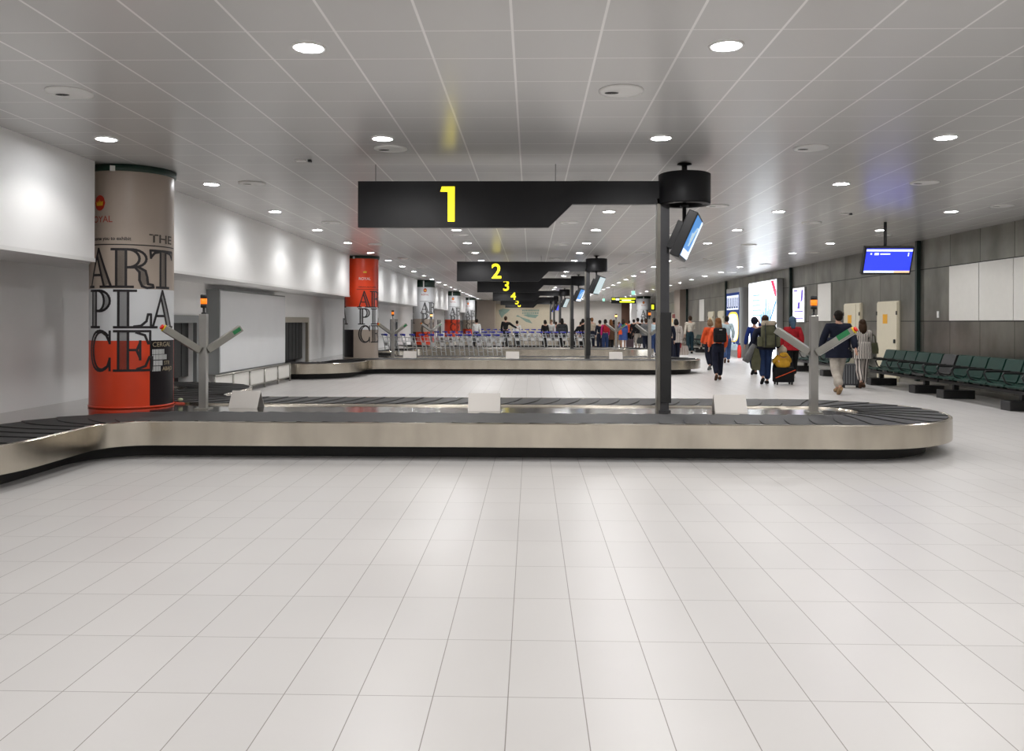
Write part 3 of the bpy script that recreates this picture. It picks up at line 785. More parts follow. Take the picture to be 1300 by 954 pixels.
door(21.44, 22.72, 'cream door with a yellow sticker and black lock beside the green seats')
door(23.85, 25.1, 'cream double door with a yellow sticker behind the striped woman', split=.32)
door(40.6, 41.9, 'distant cream door right behind the long-haired girl')
door(42.9, 44.2, 'distant cream door left of the long-haired girl')
door(54.3, 55.9, 'far cream door next to the tall sign post')
tag(MB().box(XR - .02, XR, 19.42, 19.5, 1.62, 1.77, bev=.004).build('access_reader', 'fixture_white'), 'small white box on the metal wall between dark post and pale panels', 'switch')
# posters
t = thing('lightbox', 'large glowing white lightbox with skyline and red stripes on the right wall', 'lightbox', (9.08, 33.3, 0))
MB().box(.0, .232, -2.0, 2.0, .12, 3.14, bev=.01).build('casing', 'frame_alu', t)
MB().box(-.006, .0, -1.96, 1.96, .15, 3.10).build('lit_face', 'ad_glow', t)
tx = MB()
for i in range(5): tx.box(-.012, -.005, 0.3 - .08 * i, 1.4, 2.55 - .2 * i, 2.62 - .2 * i)
tx.build('text_lines', 'ad_pale_text', t)
sk = MB()
for i in range(9): sk.box(-.012, -.005, -1.2 + .17 * i, -1.2 + .17 * i + .12, 1.35 + .05 * (i % 2), 1.72 + [.3, .55, .25, .7, .35, .2, .3, .12, .1][i])
sk.prism([(-1.96, 2.40), (-1.96, 2.22), (-1.15, 1.5), (-1.0, 1.5)], -.014, -.005, lambda u, v, d: Vector((d, u, v)))
sk.build('skyline', 'ad_skyline', t)
MB().prism([(-1.96, 2.68), (-1.96, 2.45), (-1.8, 2.48), (-1.25, 3.08), (-1.6, 3.08)], -.016, -.005, lambda u, v, d: Vector((d, u, v))).build('red_stripe', 'ad_red', t)
t = thing('poster_case', 'blue framed advertising case with yellow ring on the right wall', 'poster', (8.89, 37.3, 0))
MB().box(.0, .42, -1.2, 1.2, .0, 3.0, bev=.01).build('casing', 'frame_alu', t)
MB().box(-.006, .0, -1.18, 1.18, .35, 2.8).build('blue_face', 'ad_blue', t)
MB().box(-.012, -.005, -1.05, 1.05, 2.05, 2.68).build('white_band', 'ad_white', t)
lt = MB()
for i in range(5): lt.box(-.018, -.011, -.95 + .42 * i, -.95 + .42 * i + .10, 2.12, 2.58); lt.box(-.018, -.011, -.95 + .42 * i + .22, -.95 + .42 * i + .28, 2.12, 2.58); lt.box(-.018, -.011, -.95 + .42 * i, -.95 + .42 * i + .28, 2.12, 2.19)
lt.build('headline', 'ad_blue', t)
rd = [(.95 * math.cos(a) * (1 if True else 1), 1.32 + .72 * math.sin(a)) for a in [2 * PI * i / 28 for i in range(28)]]
def sq(p): 
    u, v = p; du, dv = u / .95, (v - 1.32) / .72; return (math.copysign(abs(du) ** .6, du) * .98 - .1, math.copysign(abs(dv) ** .6, dv) * .66 + 1.3)
MB().prism([sq(p) for p in rd], -.010, -.005, lambda u, v, d: Vector((d, u, v))).build('yellow_ring', 'ad_yellow', t)
MB().prism([(sq(p)[0] * .92 + .03, (sq(p)[1] - 1.3) * .90 + 1.28) for p in rd], -.016, -.009, lambda u, v, d: Vector((d, u, v))).build('white_field', 'ad_white', t)
MB().box(-.015, -.005, -.9, -.3, .42, .55).box(-.015, -.005, -.1, .1, .42, .62).build('small_print', 'ad_white', t)
t = thing('small_lightbox', 'small glowing white and violet poster on the metal wall above the red jacket', 'poster', (XR, 29.35, 0))
MB().box(-.06, -.004, -.64, .64, 1.5, 2.72, bev=.008).build('casing', 'frame_alu', t)
MB().box(-.066, -.06, -.60, .60, 1.53, 2.69).build('lit_face', 'ad_glow_small', t)
MB().box(-.072, -.065, -.5, .45, 1.86, 1.90).box(-.072, -.065, -.5, .45, 1.63, 1.67).box(-.072, -.065, .1, .5, 2.58, 2.63).prism([(-.45, 2.25), (-.25, 2.2), (-.35, 2.62), (-.52, 2.62)], -.072, -.065, lambda u, v, d: Vector((d, u, v))).prism([(-.15, 1.98), (.1, 1.98), (.02, 2.2), (-.2, 2.2)], -.072, -.065, lambda u, v, d: Vector((d, u, v))).build('violet_print', 'ad_violet', t)
t = thing('fire_extinguisher', 'red fire extinguisher at the foot of the large white lightbox', 'fire extinguisher', (8.78, 35.65, 0))
MB().lathe([(.07, .0), (.08, .02), (.08, .45), (.05, .52), (.025, .55)], n=16).build('cylinder', 'stop_red', t)
MB().box(-.03, .03, -.06, .03, .55, .62).build('valve', 'black_plastic', t)
# hanging information monitor on the right
p = PY(1126.5, 331, 16.5)
t = thing('information_monitor', 'black monitor with blue screen hanging from the ceiling at the right', 'monitor', (p.x, 16.5, p.z))
M = Euler((math.radians(21), 0, 0)).to_matrix().to_4x4()
MB().box(-.475, .475, -.03, .07, -.28, .28, M=M, bev=.012).build('housing', 'black_plastic', t)
MB().box(-.44, .44, -.036, -.029, -.235, .25, M=M).build('screen', 'screen_blue', t)
MB().box(-.44, .44, -.040, -.035, .195, .235, M=M).build('screen_header', 'screen_white', t)
MB().box(-.44, .14, -.040, -.035, -.235, -.195, M=M).build('screen_footer', 'screen_white', t)
MB().box(.14, .44, -.040, -.035, -.235, -.195, M=M).build('screen_footer', 'screen_orange', t)
MB().box(-.36, -.33, -.040, -.035, .13, .16, M=M).box(-.28, -.20, -.040, -.035, .12, .165, M=M).box(-.17, .02, -.040, -.035, .13, .155, M=M).box(.36, .38, -.040, -.035, .10, .17, M=M).build('flight_text', 'screen_white', t)
MB().tube([(0, .1, .0), (0, .1, H - p.z)], .03, 12).box(-.12, .12, .06, .14, -.12, .12).build('drop_pole', 'grey_post', t)
# direction sign, exit signs far back
p0 = PY(776, 377.5, 50); p1 = PY(807.5, 385.6, 50)
t = thing('direction_sign', 'black hanging direction sign with yellow and white lettering, far back', 'sign', ((p0.x + p1.x) / 2, 50, p1.z))
w = (p1.x - p0.x) / 2; h = p0.z - p1.z
MB().box(-w, w, 0, .12, 0, h, bev=.01).build('sign_box', 'black_sign', t)
a = MB(); a.box(-w + .04, -w + .24, -.008, 0, h * .58, h * .84); a.box(-w + .5, w - .05, -.008, 0, h * .64, h * .84); a.box(-w + .5, w - .1, -.008, 0, h * .16, h * .40)
a.build('yellow_lettering', 'sign_yellow', t)
MB().box(-w + .27, -w + .47, -.008, 0, h * .52, h * .8).box(-.1, w - .3, -.008, 0, h * .44, h * .58).build('white_lettering', 'sign_white', t)
for x in (-w + .1, w - .1): MB().tube([(x, .06, h), (x, .06, H - p1.z)], .008, 6).build('hanging_rod', 'black_plastic', t)
p = PY(829, 390, 58)
t = thing('gate_sign', 'small lit box sign hanging left of the tall sign post, far back', 'sign', (p.x, 58, p.z - .25))
MB().box(-.15, .28, 0, .12, 0, .5).build('sign_box', 'black_sign', t); MB().box(-.10, .06, -.008, 0, .10, .40).build('lit_face', 'sign_yellow', t)
MB().tube([(0, .06, .5), (0, .06, H - p.z + .25)], .01, 6).build('hanging_rod', 'black_plastic', t)
for px, py, Yd, lb in ((766.5, 381, 60, 'small green glowing exit sign on the ceiling left of the direction sign'), (804, 372, 42, 'small green glowing exit sign above the direction sign')):
    p = PY(px, py, Yd)
    t = thing('exit_sign', lb, 'exit sign', (p.x, Yd, p.z - .12))
    MB().box(-.09, .09, 0, .05, .02, .22, bev=.005).build('sign_box', 'fixture_white', t); MB().box(-.08, .08, -.006, 0, .03, .21).build('lit_face', 'exit_green', t)
    MB().tube([(0, .03, .24), (0, .03, H - p.z + .12)], .008, 6).build('hanging_rod', 'fixture_white', t)
tag(MB().box(8.95, XR, 52.6, 53.6, 1.75, 2.0).build('red_wall_sign', mat('dull_red', (.20, .012, .01), .5)), 'dark red sign on the right wall far back', 'sign')

# ------------------------------------------------------------------ seat benches (facing the hall, -X)
def seat_bench(y1, n, label, dark_at=(), first=None):
    """y1 = far end; seats run towards the camera"""
    P = .585
    t = thing('seat_bench', label, 'bench', (8.15, y1 - n * P / 2, 0), 0, 'dark green waiting benches along the metal wall')
    L = n * P / 2
    MB().box(.26, .36, -L, L, .27, .33, bev=.004).build('beam', 'black_plastic', t)
    for yy in (-L + .45, L - .75):
        MB().box(.0, .62, yy, yy + .30, .0, .17, bev=.01).box(.26, .36, yy + .11, yy + .19, .17, .27).build('leg', 'black_plastic', t)
    for i in range(n):
        yc = L - P * (i + .5); m = 'black_plastic' if i in dark_at else 'seat_green'
        s = MB()
        prof = [(-.02, .395), (-.03, .425), (.0, .44), (.25, .415), (.46, .405), (.50, .42), (.50, .405), (.46, .385), (.25, .392), (.0, .415)]
        s.prism(prof, yc - P / 2 + .025, yc + P / 2 - .025, lambda u, v, d: Vector((u, d, v)))
        s.build('seat', m, t)
        b = MB()
        prof = [(.50, .44), (.53, .46), (.66, .83), (.71, .845), (.715, .82), (.57, .45), (.53, .41)]
        b.prism(prof, yc - P / 2 + .025, yc + P / 2 - .025, lambda u, v, d: Vector((u, d, v)))
        b.build('backrest', m, t)
        MB().box(.28, .34, yc - .1, yc + .1, .33, .40).build('seat_bracket', 'black_plastic', t)
    for i in range(n + 1):
        yc = L - P * i
        MB().tube([(.34, yc, .33), (.0, yc, .47), (-.06, yc, .60), (-.03, yc, .635), (.56, yc, .625), (.60, yc, .58)], .015, 8).box(-.04, .40, yc - .025, yc + .025, .635, .655, bev=.006).build('armrest', 'black_plastic', t)
    return t
seat_bench(21.1, 6, 'dark green metal bench under the cream door, ending in a black seat', (5,))
seat_bench(17.55, 6, 'nearest dark green metal bench at the right edge under the pale panels')
seat_bench(26.7, 6, 'dark green metal bench behind the man in the navy coat')
seat_bench(44.9, 6, 'distant dark bench against the metal wall behind the long-haired girl')

# ------------------------------------------------------------------ luggage trolleys
def trolley_proto():
    t = thing('luggage_trolley', 'luggage trolley', 'luggage trolley', (0, 0, 0))
    MB().tube([(-.30, -.27, .16), (.45, -.20, .13), (.52, 0, .13), (.45, .20, .13), (-.30, .27, .16)], .018, 6).tube([(-.30, -.27, .16), (-.30, .27, .16)], .018, 6).tube([(0, -.24, .15), (0, .24, .15)], .014, 6).tube([(.25, -.22, .14), (.25, .22, .14)], .014, 6).build('base_frame', 'trolley_metal', t)
    for x, y in ((-.28, -.27), (-.28, .27), (.45, 0)):
        MB().tube([(x, y - .02, .065), (x, y + .02, .065)], .062, 12).build('wheel', 'black_rubber', t)
    MB().box(-.28, .42, -.19, .19, .165, .18).build('platform', 'fixture_white', t)
    f = MB()
    for s in (-1, 1): f.tube([(-.30, .26 * s, .16), (-.36, .26 * s, .6), (-.45, .26 * s, .98)], .017, 6)
    f.tube([(-.36, -.26, .6), (-.36, .26, .6)], .012, 6); f.tube([(-.33, -.26, .38), (-.33, .26, .38)], .012, 6)
    f.build('upright_frame', 'trolley_metal', t)
    MB().tube([(-.46, -.30, 1.0), (-.46, .30, 1.0)], .036, 8).build('handle', 'trolley_blue', t)
    b = MB()
    for z in (.76, .90): b.tube([(-.38, -.23, z), (-.18, -.23, z), (-.18, .23, z), (-.38, .23, z)], .008, 5, closed=True)
    for y in (-.23, -.12, 0, .12, .23): b.tube([(-.38, y, .78), (-.36, y, .76), (-.20, y, .76), (-.18, y, .90)], .006, 5)
    b.build('basket', 'trolley_metal', t)
    MB().box(-.395, -.385, -.2, .2, .60, .72, M=None).build('rear_panel', 'fixture_white', t)
    return t
TP = trolley_proto(); first = True
rows = [(31.4, 503, 656, 11.8, 'blue-handled luggage trolley in the front nested row left of the second carousel middle', 'front row of luggage trolleys', 1.03, .42),
        (40.2, 566, 764, 10.0, 'blue-handled luggage trolley in the second row, behind the third carousel', 'second row of luggage trolleys', 1.0, .42),
        (53.6, 612, 700, 8.2, 'blue-handled luggage trolley in the farthest row, behind the fourth carousel', 'far row of luggage trolleys', 1.0, .42)]
for Y, x0, x1, st, lab, grp, sc_, rz in rows:
    px = x0
    while px <= x1:
        q = PY(px, 430, Y)
        if first: o = TP; first = False
        else: o = clone(TP)
        o.location = (q.x, Y + random.uniform(-.06, .06), 0); o.rotation_euler = (0, 0, rz + random.uniform(-.05, .05)); o['label'] = lab; o['group'] = grp
        px += st

# ------------------------------------------------------------------ people
def skin_mesh(name, nodes, edges, m, parent, sub=1):
    """nodes {key: (x,y,z,rx,ry)}; grows one continuous surface"""
    keys = list(nodes); me = bpy.data.meshes.new(name)
    me.from_pydata([nodes[k][:3] for k in keys], [(keys.index(a), keys.index(b)) for a, b in edges], [])
    o = bpy.data.objects.new(name, me); COL.objects.link(o)
    o.modifiers.new('s', 'SKIN'); o.modifiers['s'].use_smooth_shade = True
    sl = me.skin_vertices[0].data
    for i, k in enumerate(keys):
        sl[i].radius = (nodes[k][3], nodes[k][4] if len(nodes[k]) > 4 else nodes[k][3]); sl[i].use_root = (i == 0)
    s = o.modifiers.new('u', 'SUBSURF'); s.levels = sub; s.render_levels = sub
    dg = bpy.context.evaluated_depsgraph_get(); dg.update()
    nm = bpy.data.meshes.new_from_object(o.evaluated_get(dg)); nm.name = name
    bpy.data.objects.remove(o); bpy.data.meshes.remove(me)
    nm.materials.clear(); nm.materials.append(MATS[m])
    for p in nm.polygons: p.use_smooth = True; p.material_index = 0
    r = bpy.data.objects.new(name, nm); COL.objects.link(r); r.parent = parent
    return r
for nm_, c_ in dict(navy=(.008, .010, .022), black=(.008, .008, .009), jeans=(.018, .035, .095), denim=(.045, .085, .20), teal=(.012, .03, .04), grey=(.13, .13, .13), dgrey=(.03, .032, .035),
                    white=(.62, .62, .60), beige=(.40, .34, .26), cream=(.55, .50, .42), red=(.30, .012, .018), orange=(.72, .10, .03), magenta=(.42, .02, .13), blue=(.06, .11, .33),
                    lblue=(.42, .52, .56), olive=(.085, .085, .05), brown=(.07, .035, .02), tan=(.26, .17, .09), pinkhair=(.62, .33, .24), yellow=(.50, .27, .025), royal=(.012, .03, .16),
                    stone=(.40, .36, .31), headscarf=(.05, .09, .14)).items():
    mat('cloth_' + nm_, c_, .8, spec=.2, var=.18, vscale=9)
for nm_, c_ in dict(dark=(.010, .007, .005), brown=(.035, .018, .009), auburn=(.14, .055, .018), fair=(.22, .14, .08), grey=(.15, .14, .13)).items():
    mat('hair_' + nm_, c_, .6, spec=.15, var=.3, vscale=20, stretch=(1, 1, .2))
mat('skin', (.48, .27, .19), .5, var=.05); mat('eye_dark', (.01, .008, .007), .3)
def stripes(name, a, b, sc_):
    m = mat(name, a, .8, spec=.2); nt = m.node_tree; bs = nt.nodes['Principled BSDF']
    tc = nt.nodes.new('ShaderNodeTexCoord'); w_ = nt.nodes.new('ShaderNodeTexWave'); w_.inputs['Scale'].default_value = sc_; w_.inputs['Distortion'].default_value = 1.5; w_.inputs['Detail'].default_value = 2
    r = nt.nodes.new('ShaderNodeValToRGB'); r.color_ramp.elements[0].color = (*a, 1); r.color_ramp.elements[1].color = (*b, 1); r.color_ramp.elements[0].position = .42; r.color_ramp.elements[1].position = .55
    nt.links.new(tc.outputs['Object'], w_.inputs['Vector']); nt.links.new(w_.outputs['Fac'], r.inputs['Fac']); nt.links.new(r.outputs['Color'], bs.inputs['Base Color'])
stripes('cloth_striped', (.05, .045, .045), (.60, .55, .50), 9)
stripes('cloth_pattern', (.10, .085, .08), (.66, .60, .55), 5)
stripes('cloth_marl', (.20, .17, .15), (.55, .50, .45), 7)

def lerp(a, b, t): return tuple(p + (q - p) * t for p, q in zip(a, b))
def person(label, px, py, face=0, h=1.68, hair='dark', hairlen='short', top='navy', bottom='jeans', shoes='black', pose='walk', stride=.32, coat=None, skirt=None, arms=None, fem=False, bend=0.0, Y=None, sleeves=True, headcover=None, lift=False, wide=1.0, group=None):
    """face: 0 walks away from the entrance; radians turn left of that"""
    g = PZ(px, py, 0) if Y is None else Vector((PY(px, 400, Y).x, Y, 0))
    t = thing('person', label, 'person', (g.x, g.y, 0), face)
    if group: t['group'] = group
    k = h / 1.70
    sw = (.165 if not fem else .148) * wide
    b = bend
    def S(x, y, z, rx, ry=None): return (x * k, y * k, z * k, rx * k, (ry if ry else rx) * k)
    P = {}
    P['pel'] = S(0, 0, .95, .125 * wide, .095); P['abd'] = S(0, b * .12, 1.09, .115 * wide, .09); P['chest'] = S(0, b * .28, 1.26, .13 * wide, .10)
    P['uch'] = S(0, b * .40, 1.385, .105 * wide, .08); P['neck'] = S(0, b * .48, 1.465, .048); P['jaw'] = S(0, b * .54 + .015, 1.535, .058, .066); P['head'] = S(0, b * .56 + .012, 1.60, .072, .085); P['crown'] = S(0, b * .57, 1.66, .055, .066)
    E = [('pel', 'abd'), ('abd', 'chest'), ('chest', 'uch'), ('uch', 'neck'), ('neck', 'jaw'), ('jaw', 'head'), ('head', 'crown')]
    st = stride if pose == 'walk' else .05
    feet = {}
    for s, nm in ((-1, 'l'), (1, 'r')):
        fw = s * st
        P['hip' + nm] = S(s * .085, 0, .88, .088)
        if pose == 'walk' and fw < 0:     # trailing leg, heel up
            kn, an, to = (s * .09, fw * .28 + .03, .49), (s * .088, fw * .95 - .03, .16 if not lift else .30), (s * .09, fw * .95 + .06, .035 if not lift else .16)
        elif pose == 'walk': kn, an, to = (s * .09, fw * .62, .49), (s * .088, fw * .82, .085), (s * .10, fw * .82 + .14, .035)
        else: kn, an, to = (s * .09, .015, .48), (s * .09, -.01, .085), (s * .11, .13, .035)
        P['knee' + nm] = S(*kn, .055); P['ank' + nm] = S(*an, .036); P['toe' + nm] = S(*to, .032, .028)
        E += [('pel', 'hip' + nm), ('hip' + nm, 'knee' + nm), ('knee' + nm, 'ank' + nm), ('ank' + nm, 'toe' + nm)]
        feet[nm] = (an, to)
        am = (arms or {}).get(nm, 'swing' if pose == 'walk' else 'hang')
        sh = (s * sw, b * .40, 1.385)
        if am == 'swing': el, wr = (s * (sw + .055), -fw * .45 + b * .3, 1.12), (s * (sw + .05), -fw * .45 + .12 + b * .3, .90)
        elif am == 'hang': el, wr = (s * (sw + .05), b * .35, 1.11), (s * (sw + .05), .05 + b * .35, .87)
        elif am == 'front': el, wr = (s * (sw + .05), .06 + b * .3, 1.13), (s * (sw - .06), .26 + b * .3, 1.16)
        elif am == 'out': el, wr = (s * (sw + .20), .02 + b * .2, 1.22), (s * (sw + .42), .05 + b * .2, 1.10)
        elif am == 'up': el, wr = (s * (sw + .12), .05, 1.28), (s * (sw + .02), .10, 1.56)
        elif am == 'back': el, wr = (s * (sw + .07), -.12, 1.13), (s * (sw + .06), -.25, .93)
        elif am == 'side': el, wr = (s * (sw + .10), -.02, 1.12), (s * (sw + .15), .02, .88)
        d = Vector(wr) - Vector(el); d.normalize()
        side = Vector((0, 1, 0)).cross(d); side = side.normalized() if side.length > .1 else Vector((1, 0, 0))
        fr = Vector((0, 1, 0)) - d * d.y; fr = fr.normalized() if fr.length > .1 else Vector((1, 0, 0))
        pal = Vector(wr) + d * .05
        P['sho' + nm] = S(*sh, .055); P['elb' + nm] = S(*el, .040); P['wri' + nm] = S(*wr, .026, .022); P['pal' + nm] = S(*pal, .034, .018)
        E += [('uch', 'sho' + nm), ('sho' + nm, 'elb' + nm), ('elb' + nm, 'wri' + nm), ('wri' + nm, 'pal' + nm)]
        for q, (o_, ln) in enumerate(((.027, .062), (.010, .072), (-.008, .068), (-.025, .052))):
            a_ = pal + fr * o_ + d * .03; c_ = a_ + d * ln * .55; e_ = c_ + d * ln * .42 - side * s * .022
            P['f%d%s' % (q, nm)] = S(*a_, .0092); P['g%d%s' % (q, nm)] = S(*c_, .0086); P['h%d%s' % (q, nm)] = S(*e_, .0075)
            E += [('pal' + nm, 'f%d%s' % (q, nm)), ('f%d%s' % (q, nm), 'g%d%s' % (q, nm)), ('g%d%s' % (q, nm), 'h%d%s' % (q, nm))]
        a_ = Vector(wr) + d * .03 + fr * .032; c_ = a_ + fr * .018 + d * .035
        P['t0' + nm] = S(*a_, .011); P['t1' + nm] = S(*c_, .009); E += [('pal' + nm, 't0' + nm), ('t0' + nm, 't1' + nm)]
    body = skin_mesh('body', P, E, 'skin', t)
    hz = Vector(P['head'][:3])
    MB().ball((hz.x, hz.y + .088 * k, hz.z - .015 * k), (.014 * k, .02 * k, .022 * k), 8).ball((hz.x, hz.y + .078 * k, hz.z - .055 * k), (.024 * k, .010 * k, .008 * k), 8).ball((hz.x - .078 * k, hz.y, hz.z - .01 * k), (.012 * k, .02 * k, .03 * k), 8).ball((hz.x + .078 * k, hz.y, hz.z - .01 * k), (.012 * k, .02 * k, .03 * k), 8).build('nose_mouth_ears', 'skin', body)
    MB().ball((hz.x - .028 * k, hz.y + .08 * k, hz.z + .012 * k), .010 * k, 8).ball((hz.x + .028 * k, hz.y + .08 * k, hz.z + .012 * k), .010 * k, 8).build('eyes', 'eye_dark', body)
    def cloth(name, keys, edges, m, grow, over={}):
        N_ = {}
        for q in keys:
            v = over.get(q, P[q]); N_[q] = (*v[:3], v[3] + grow * k, v[4] + grow * k)
        return skin_mesh(name, N_, edges, m, t)
    # top
    kk = ['pel', 'abd', 'chest', 'uch', 'shol', 'shor', 'elbl', 'elbr'] + (['wril', 'wrir'] if sleeves else [])
    ee = [('pel', 'abd'), ('abd', 'chest'), ('chest', 'uch'), ('uch', 'shol'), ('uch', 'shor'), ('shol', 'elbl'), ('shor', 'elbr')] + ([('elbl', 'wril'), ('elbr', 'wrir')] if sleeves else [])
    cloth('jacket' if coat else 'top', kk, ee, 'cloth_' + top, (.022 if not coat else .032) * wide, {'elbl': P['elbl'], 'wril': (*P['wril'][:3], .034 * k, .034 * k), 'wrir': (*P['wrir'][:3], .034 * k, .034 * k)} if sleeves else {})
    def hem(name, z0, z1, r0, r1, m, sway=0):
        n_ = 28; vs = []; rings = 7
        for i in range(rings + 1):
            u = i / rings; z = z0 + (z1 - z0) * u; rr = r0 + (r1 - r0) * u
            for j in range(n_):
                a = 2 * PI * j / n_; f_ = 1 + .05 * u * math.sin(7 * a + h * 9)
                vs.append(((rr * math.cos(a) * f_) * k, (rr * .78 * math.sin(a) * f_ + b * .2 * (1 - u)) * k, z * k))
        fs = [(i * n_ + j, i * n_ + (j + 1) % n_, (i + 1) * n_ + (j + 1) % n_, (i + 1) * n_ + j) for i in range(rings) for j in range(n_)]
        mb = MB(); mb.add(vs, fs, 0, True); mb.f.append(list(range(n_))); mb.mi.append(0); mb.sm.append(False)
        mb.build(name, m, t)
    if coat: hem('jacket_skirt', 1.16, coat, .182 * wide, .222 * wide, 'cloth_' + top)
    # bottom
    if skirt: hem('skirt', 1.02, skirt[0], .155 * wide, .23 * wide, 'cloth_' + skirt[1])
    if bottom:
        ov = {'pel': (*P['pel'][:3], .098 * wide * k, .07 * k)} if coat else {'pel': (*P['pel'][:3], .122 * wide * k, .085 * k), 'abd': (P['abd'][0], P['abd'][1], P['abd'][2] - .03 * k, .112 * wide * k, .078 * k)}
        for nm in 'lr':
            a_ = P['ank' + nm]; ov['ank' + nm] = (a_[0], a_[1], a_[2] + .02 * k, .046 * k, .046 * k)
            ov['knee' + nm] = (*P['knee' + nm][:3], .062 * k, .062 * k)
        cloth('trousers', (['abd'] if not coat else []) + ['pel', 'hipl', 'hipr', 'kneel', 'kneer', 'ankl', 'ankr'], ([('abd', 'pel')] if not coat else []) + [('pel', 'hipl'), ('pel', 'hipr'), ('hipl', 'kneel'), ('hipr', 'kneer'), ('kneel', 'ankl'), ('kneer', 'ankr')], 'cloth_' + bottom, .030 * wide, ov)
    for nm in 'lr':
        an, to = Vector(feet[nm][0]), Vector(feet[nm][1])
        he = an + Vector((0, -.035, -.05)) if to.z < an.z else an
        if pose == 'walk' and an.z > .12: he = an + Vector((0, -.05, -.02))
        f_ = MB(); f_.tube([he * k, (he * .6 + to * .4 + Vector((0, 0, .02))) * k, to * k, (to + (to - he).normalized() * .05) * k], [.036 * k, .046 * k, .042 * k, .024 * k], 10)
        f_.build('shoe', 'cloth_' + shoes, t)
    # hair
    cx_, cy_, cz_ = hz
    if headcover:
        MB().ball((cx_, cy_ - .008 * k, cz_ + .025 * k), (.105 * k, .118 * k, .125 * k), 16).build('head_covering', 'cloth_' + headcover, t)
        if headcover == 'headscarf': MB().tube([(cx_, cy_ - .04 * k, cz_), (cx_, cy_ - .06 * k, cz_ - .12 * k), (cx_, cy_ - .10 * k, cz_ - .2 * k)], [.085 * k, .07 * k, .05 * k], 10).build('scarf_tail', 'cloth_headscarf', t)
    else:
        hb = MB()
        hb.ball((cx_, cy_ - .018 * k, cz_ + .028 * k), (.088 * k, .098 * k, .098 * k), 16)
        hb.ball((cx_, cy_ - .045 * k, cz_ - .02 * k), (.080 * k, .07 * k, .085 * k), 14)
        L = {'short': 0, 'bob': .12, 'long': .42, 'mid': .24}[hairlen]
        if L:
            pts = [(cx_, cy_ - .03 * k, cz_ + .02 * k), (cx_, cy_ - .06 * k, cz_ - L * .35 * k), (cx_, cy_ - .10 * k, cz_ - L * .75 * k), (cx_, cy_ - .10 * k, cz_ - L * k)]
            o_ = len(hb.v); hb.tube(pts, [.090 * k, .105 * k, (.11 if L > .3 else .09) * k, .045 * k], 14)
            for i in range(o_, len(hb.v)):
                v = hb.v[i]; hb.v[i] = (v[0] * 1.0, v[1] if v[1] > cy_ - .02 else cy_ - .02 + (v[1] - cy_ + .02) * .75, v[2])
        hb.build('hair', 'hair_' + hair, t)
    t['k'] = k
    del t['k']
    return t, P, k
def hand_pos(t, P, nm):
    return t.matrix_basis @ Vector(P['h1' + nm][:3])
def bag(label, loc, size, m, name='handbag', cat='bag', rz=0, strap=.18):
    t = thing(name, label, cat, loc, rz); w, d, h_ = size
    prof = [(-w * .5, 0), (w * .5, 0), (w * .56, h_ * .4), (w * .42, h_), (-w * .42, h_), (-w * .56, h_ * .4)]
    MB().prism(prof, -d / 2, d / 2, lambda u, v, q: Vector((u, q * (1 - .35 * v / h_), v))).build('bag_body', m, t)
    MB().tube([(-w * .3, 0, h_ * .95), (-w * .2, 0, h_ + strap * .8), (0, 0, h_ + strap), (w * .2, 0, h_ + strap * .8), (w * .3, 0, h_ * .95)], .012, 6).build('handle', m, t)
    return t
def suitcase(label, loc, rz, w, h_, d, m, ribs=True, hl=.35):
    t = thing('suitcase', label, 'suitcase', loc, rz)
    b_ = MB().box(-w / 2, w / 2, -d / 2, d / 2, .06, .06 + h_, bev=.03).build('shell', m, t)
    if ribs:
        r_ = MB()
        for i in range(7):
            x = -w / 2 + w * (i + .7) / 7.4
            r_.box(x - .012, x + .012, -d / 2 - .008, d / 2 + .008, .10, .02 + h_, bev=.004)
        r_.build('ribs', mat('rib_silver', (.20, .205, .215), .3, metal=.4), t)
    for x in (-w / 2 + .05, w / 2 - .05):
        for y in (-d / 2 + .05, d / 2 - .05): MB().tube([(x - .015, y, .03), (x + .015, y, .03)], .03, 10).box(x - .02, x + .02, y - .02, y + .02, .04, .075).build('wheel', 'black_rubber', t)
    if hl: MB().tube([(-w * .28, d / 2 - .04, .05 + h_), (-w * .28, d / 2 - .04, h_ + hl), (w * .28, d / 2 - .04, h_ + hl), (w * .28, d / 2 - .04, .05 + h_)], .011, 6).build('pull_handle', 'black_plastic', t)
    return t

# --- nearer group on the right
t, P, k = person('person with long auburn hair and a black backpack walking away, orange jacket over the arm', 911.5, 483, 0, 1.60, 'auburn', 'long', 'orange', 'navy', 'brown', stride=.20, fem=True)
bp = MB().box(-.16, .16, -.30, -.12, .98, 1.36, bev=.05).build('backpack', 'cloth_black', t); MB().box(-.11, .11, -.335, -.30, 1.02, 1.20, bev=.02).build('pocket', 'cloth_black', bp)
MB().box(-.035, .035, -.306, -.30, 1.30, 1.315).build('label_patch', 'cloth_white', bp)
q = PZ(899, 470, 0)
person('person in a coral red jacket half hidden left of the long-haired girl', 901, 470, .25, 1.58, 'fair', 'bob', 'orange', 'navy', 'grey', stride=.16, fem=True, coat=.88)
person('person in a pale blue shirt and jeans walking before the blue poster case', 922.5, 461, -.1, 1.72, 'dark', 'short', 'lblue', 'denim', 'brown', stride=.26)
loc = PZ(925, 458, 0)
bag('small blue and white bag held beside the man in the pale blue shirt', (loc.x + .16, loc.y - .2, .42), (.22, .10, .24), 'cloth_lblue')
t, P, k = person('broad person with a big olive rucksack and dark blue trousers walking away', 971, 488, .05, 1.66, 'brown', 'short', 'navy', 'jeans', 'black', stride=.10, coat=.86, arms={'l': 'side', 'r': 'side'}, wide=1.18)
bp = MB().box(-.175, .175, -.38, -.15, .90, 1.44, bev=.07).build('rucksack', 'cloth_olive', t)
MB().box(-.17, .17, -.38, -.16, 1.42, 1.54, bev=.05).build('rucksack_lid', 'cloth_beige', bp)
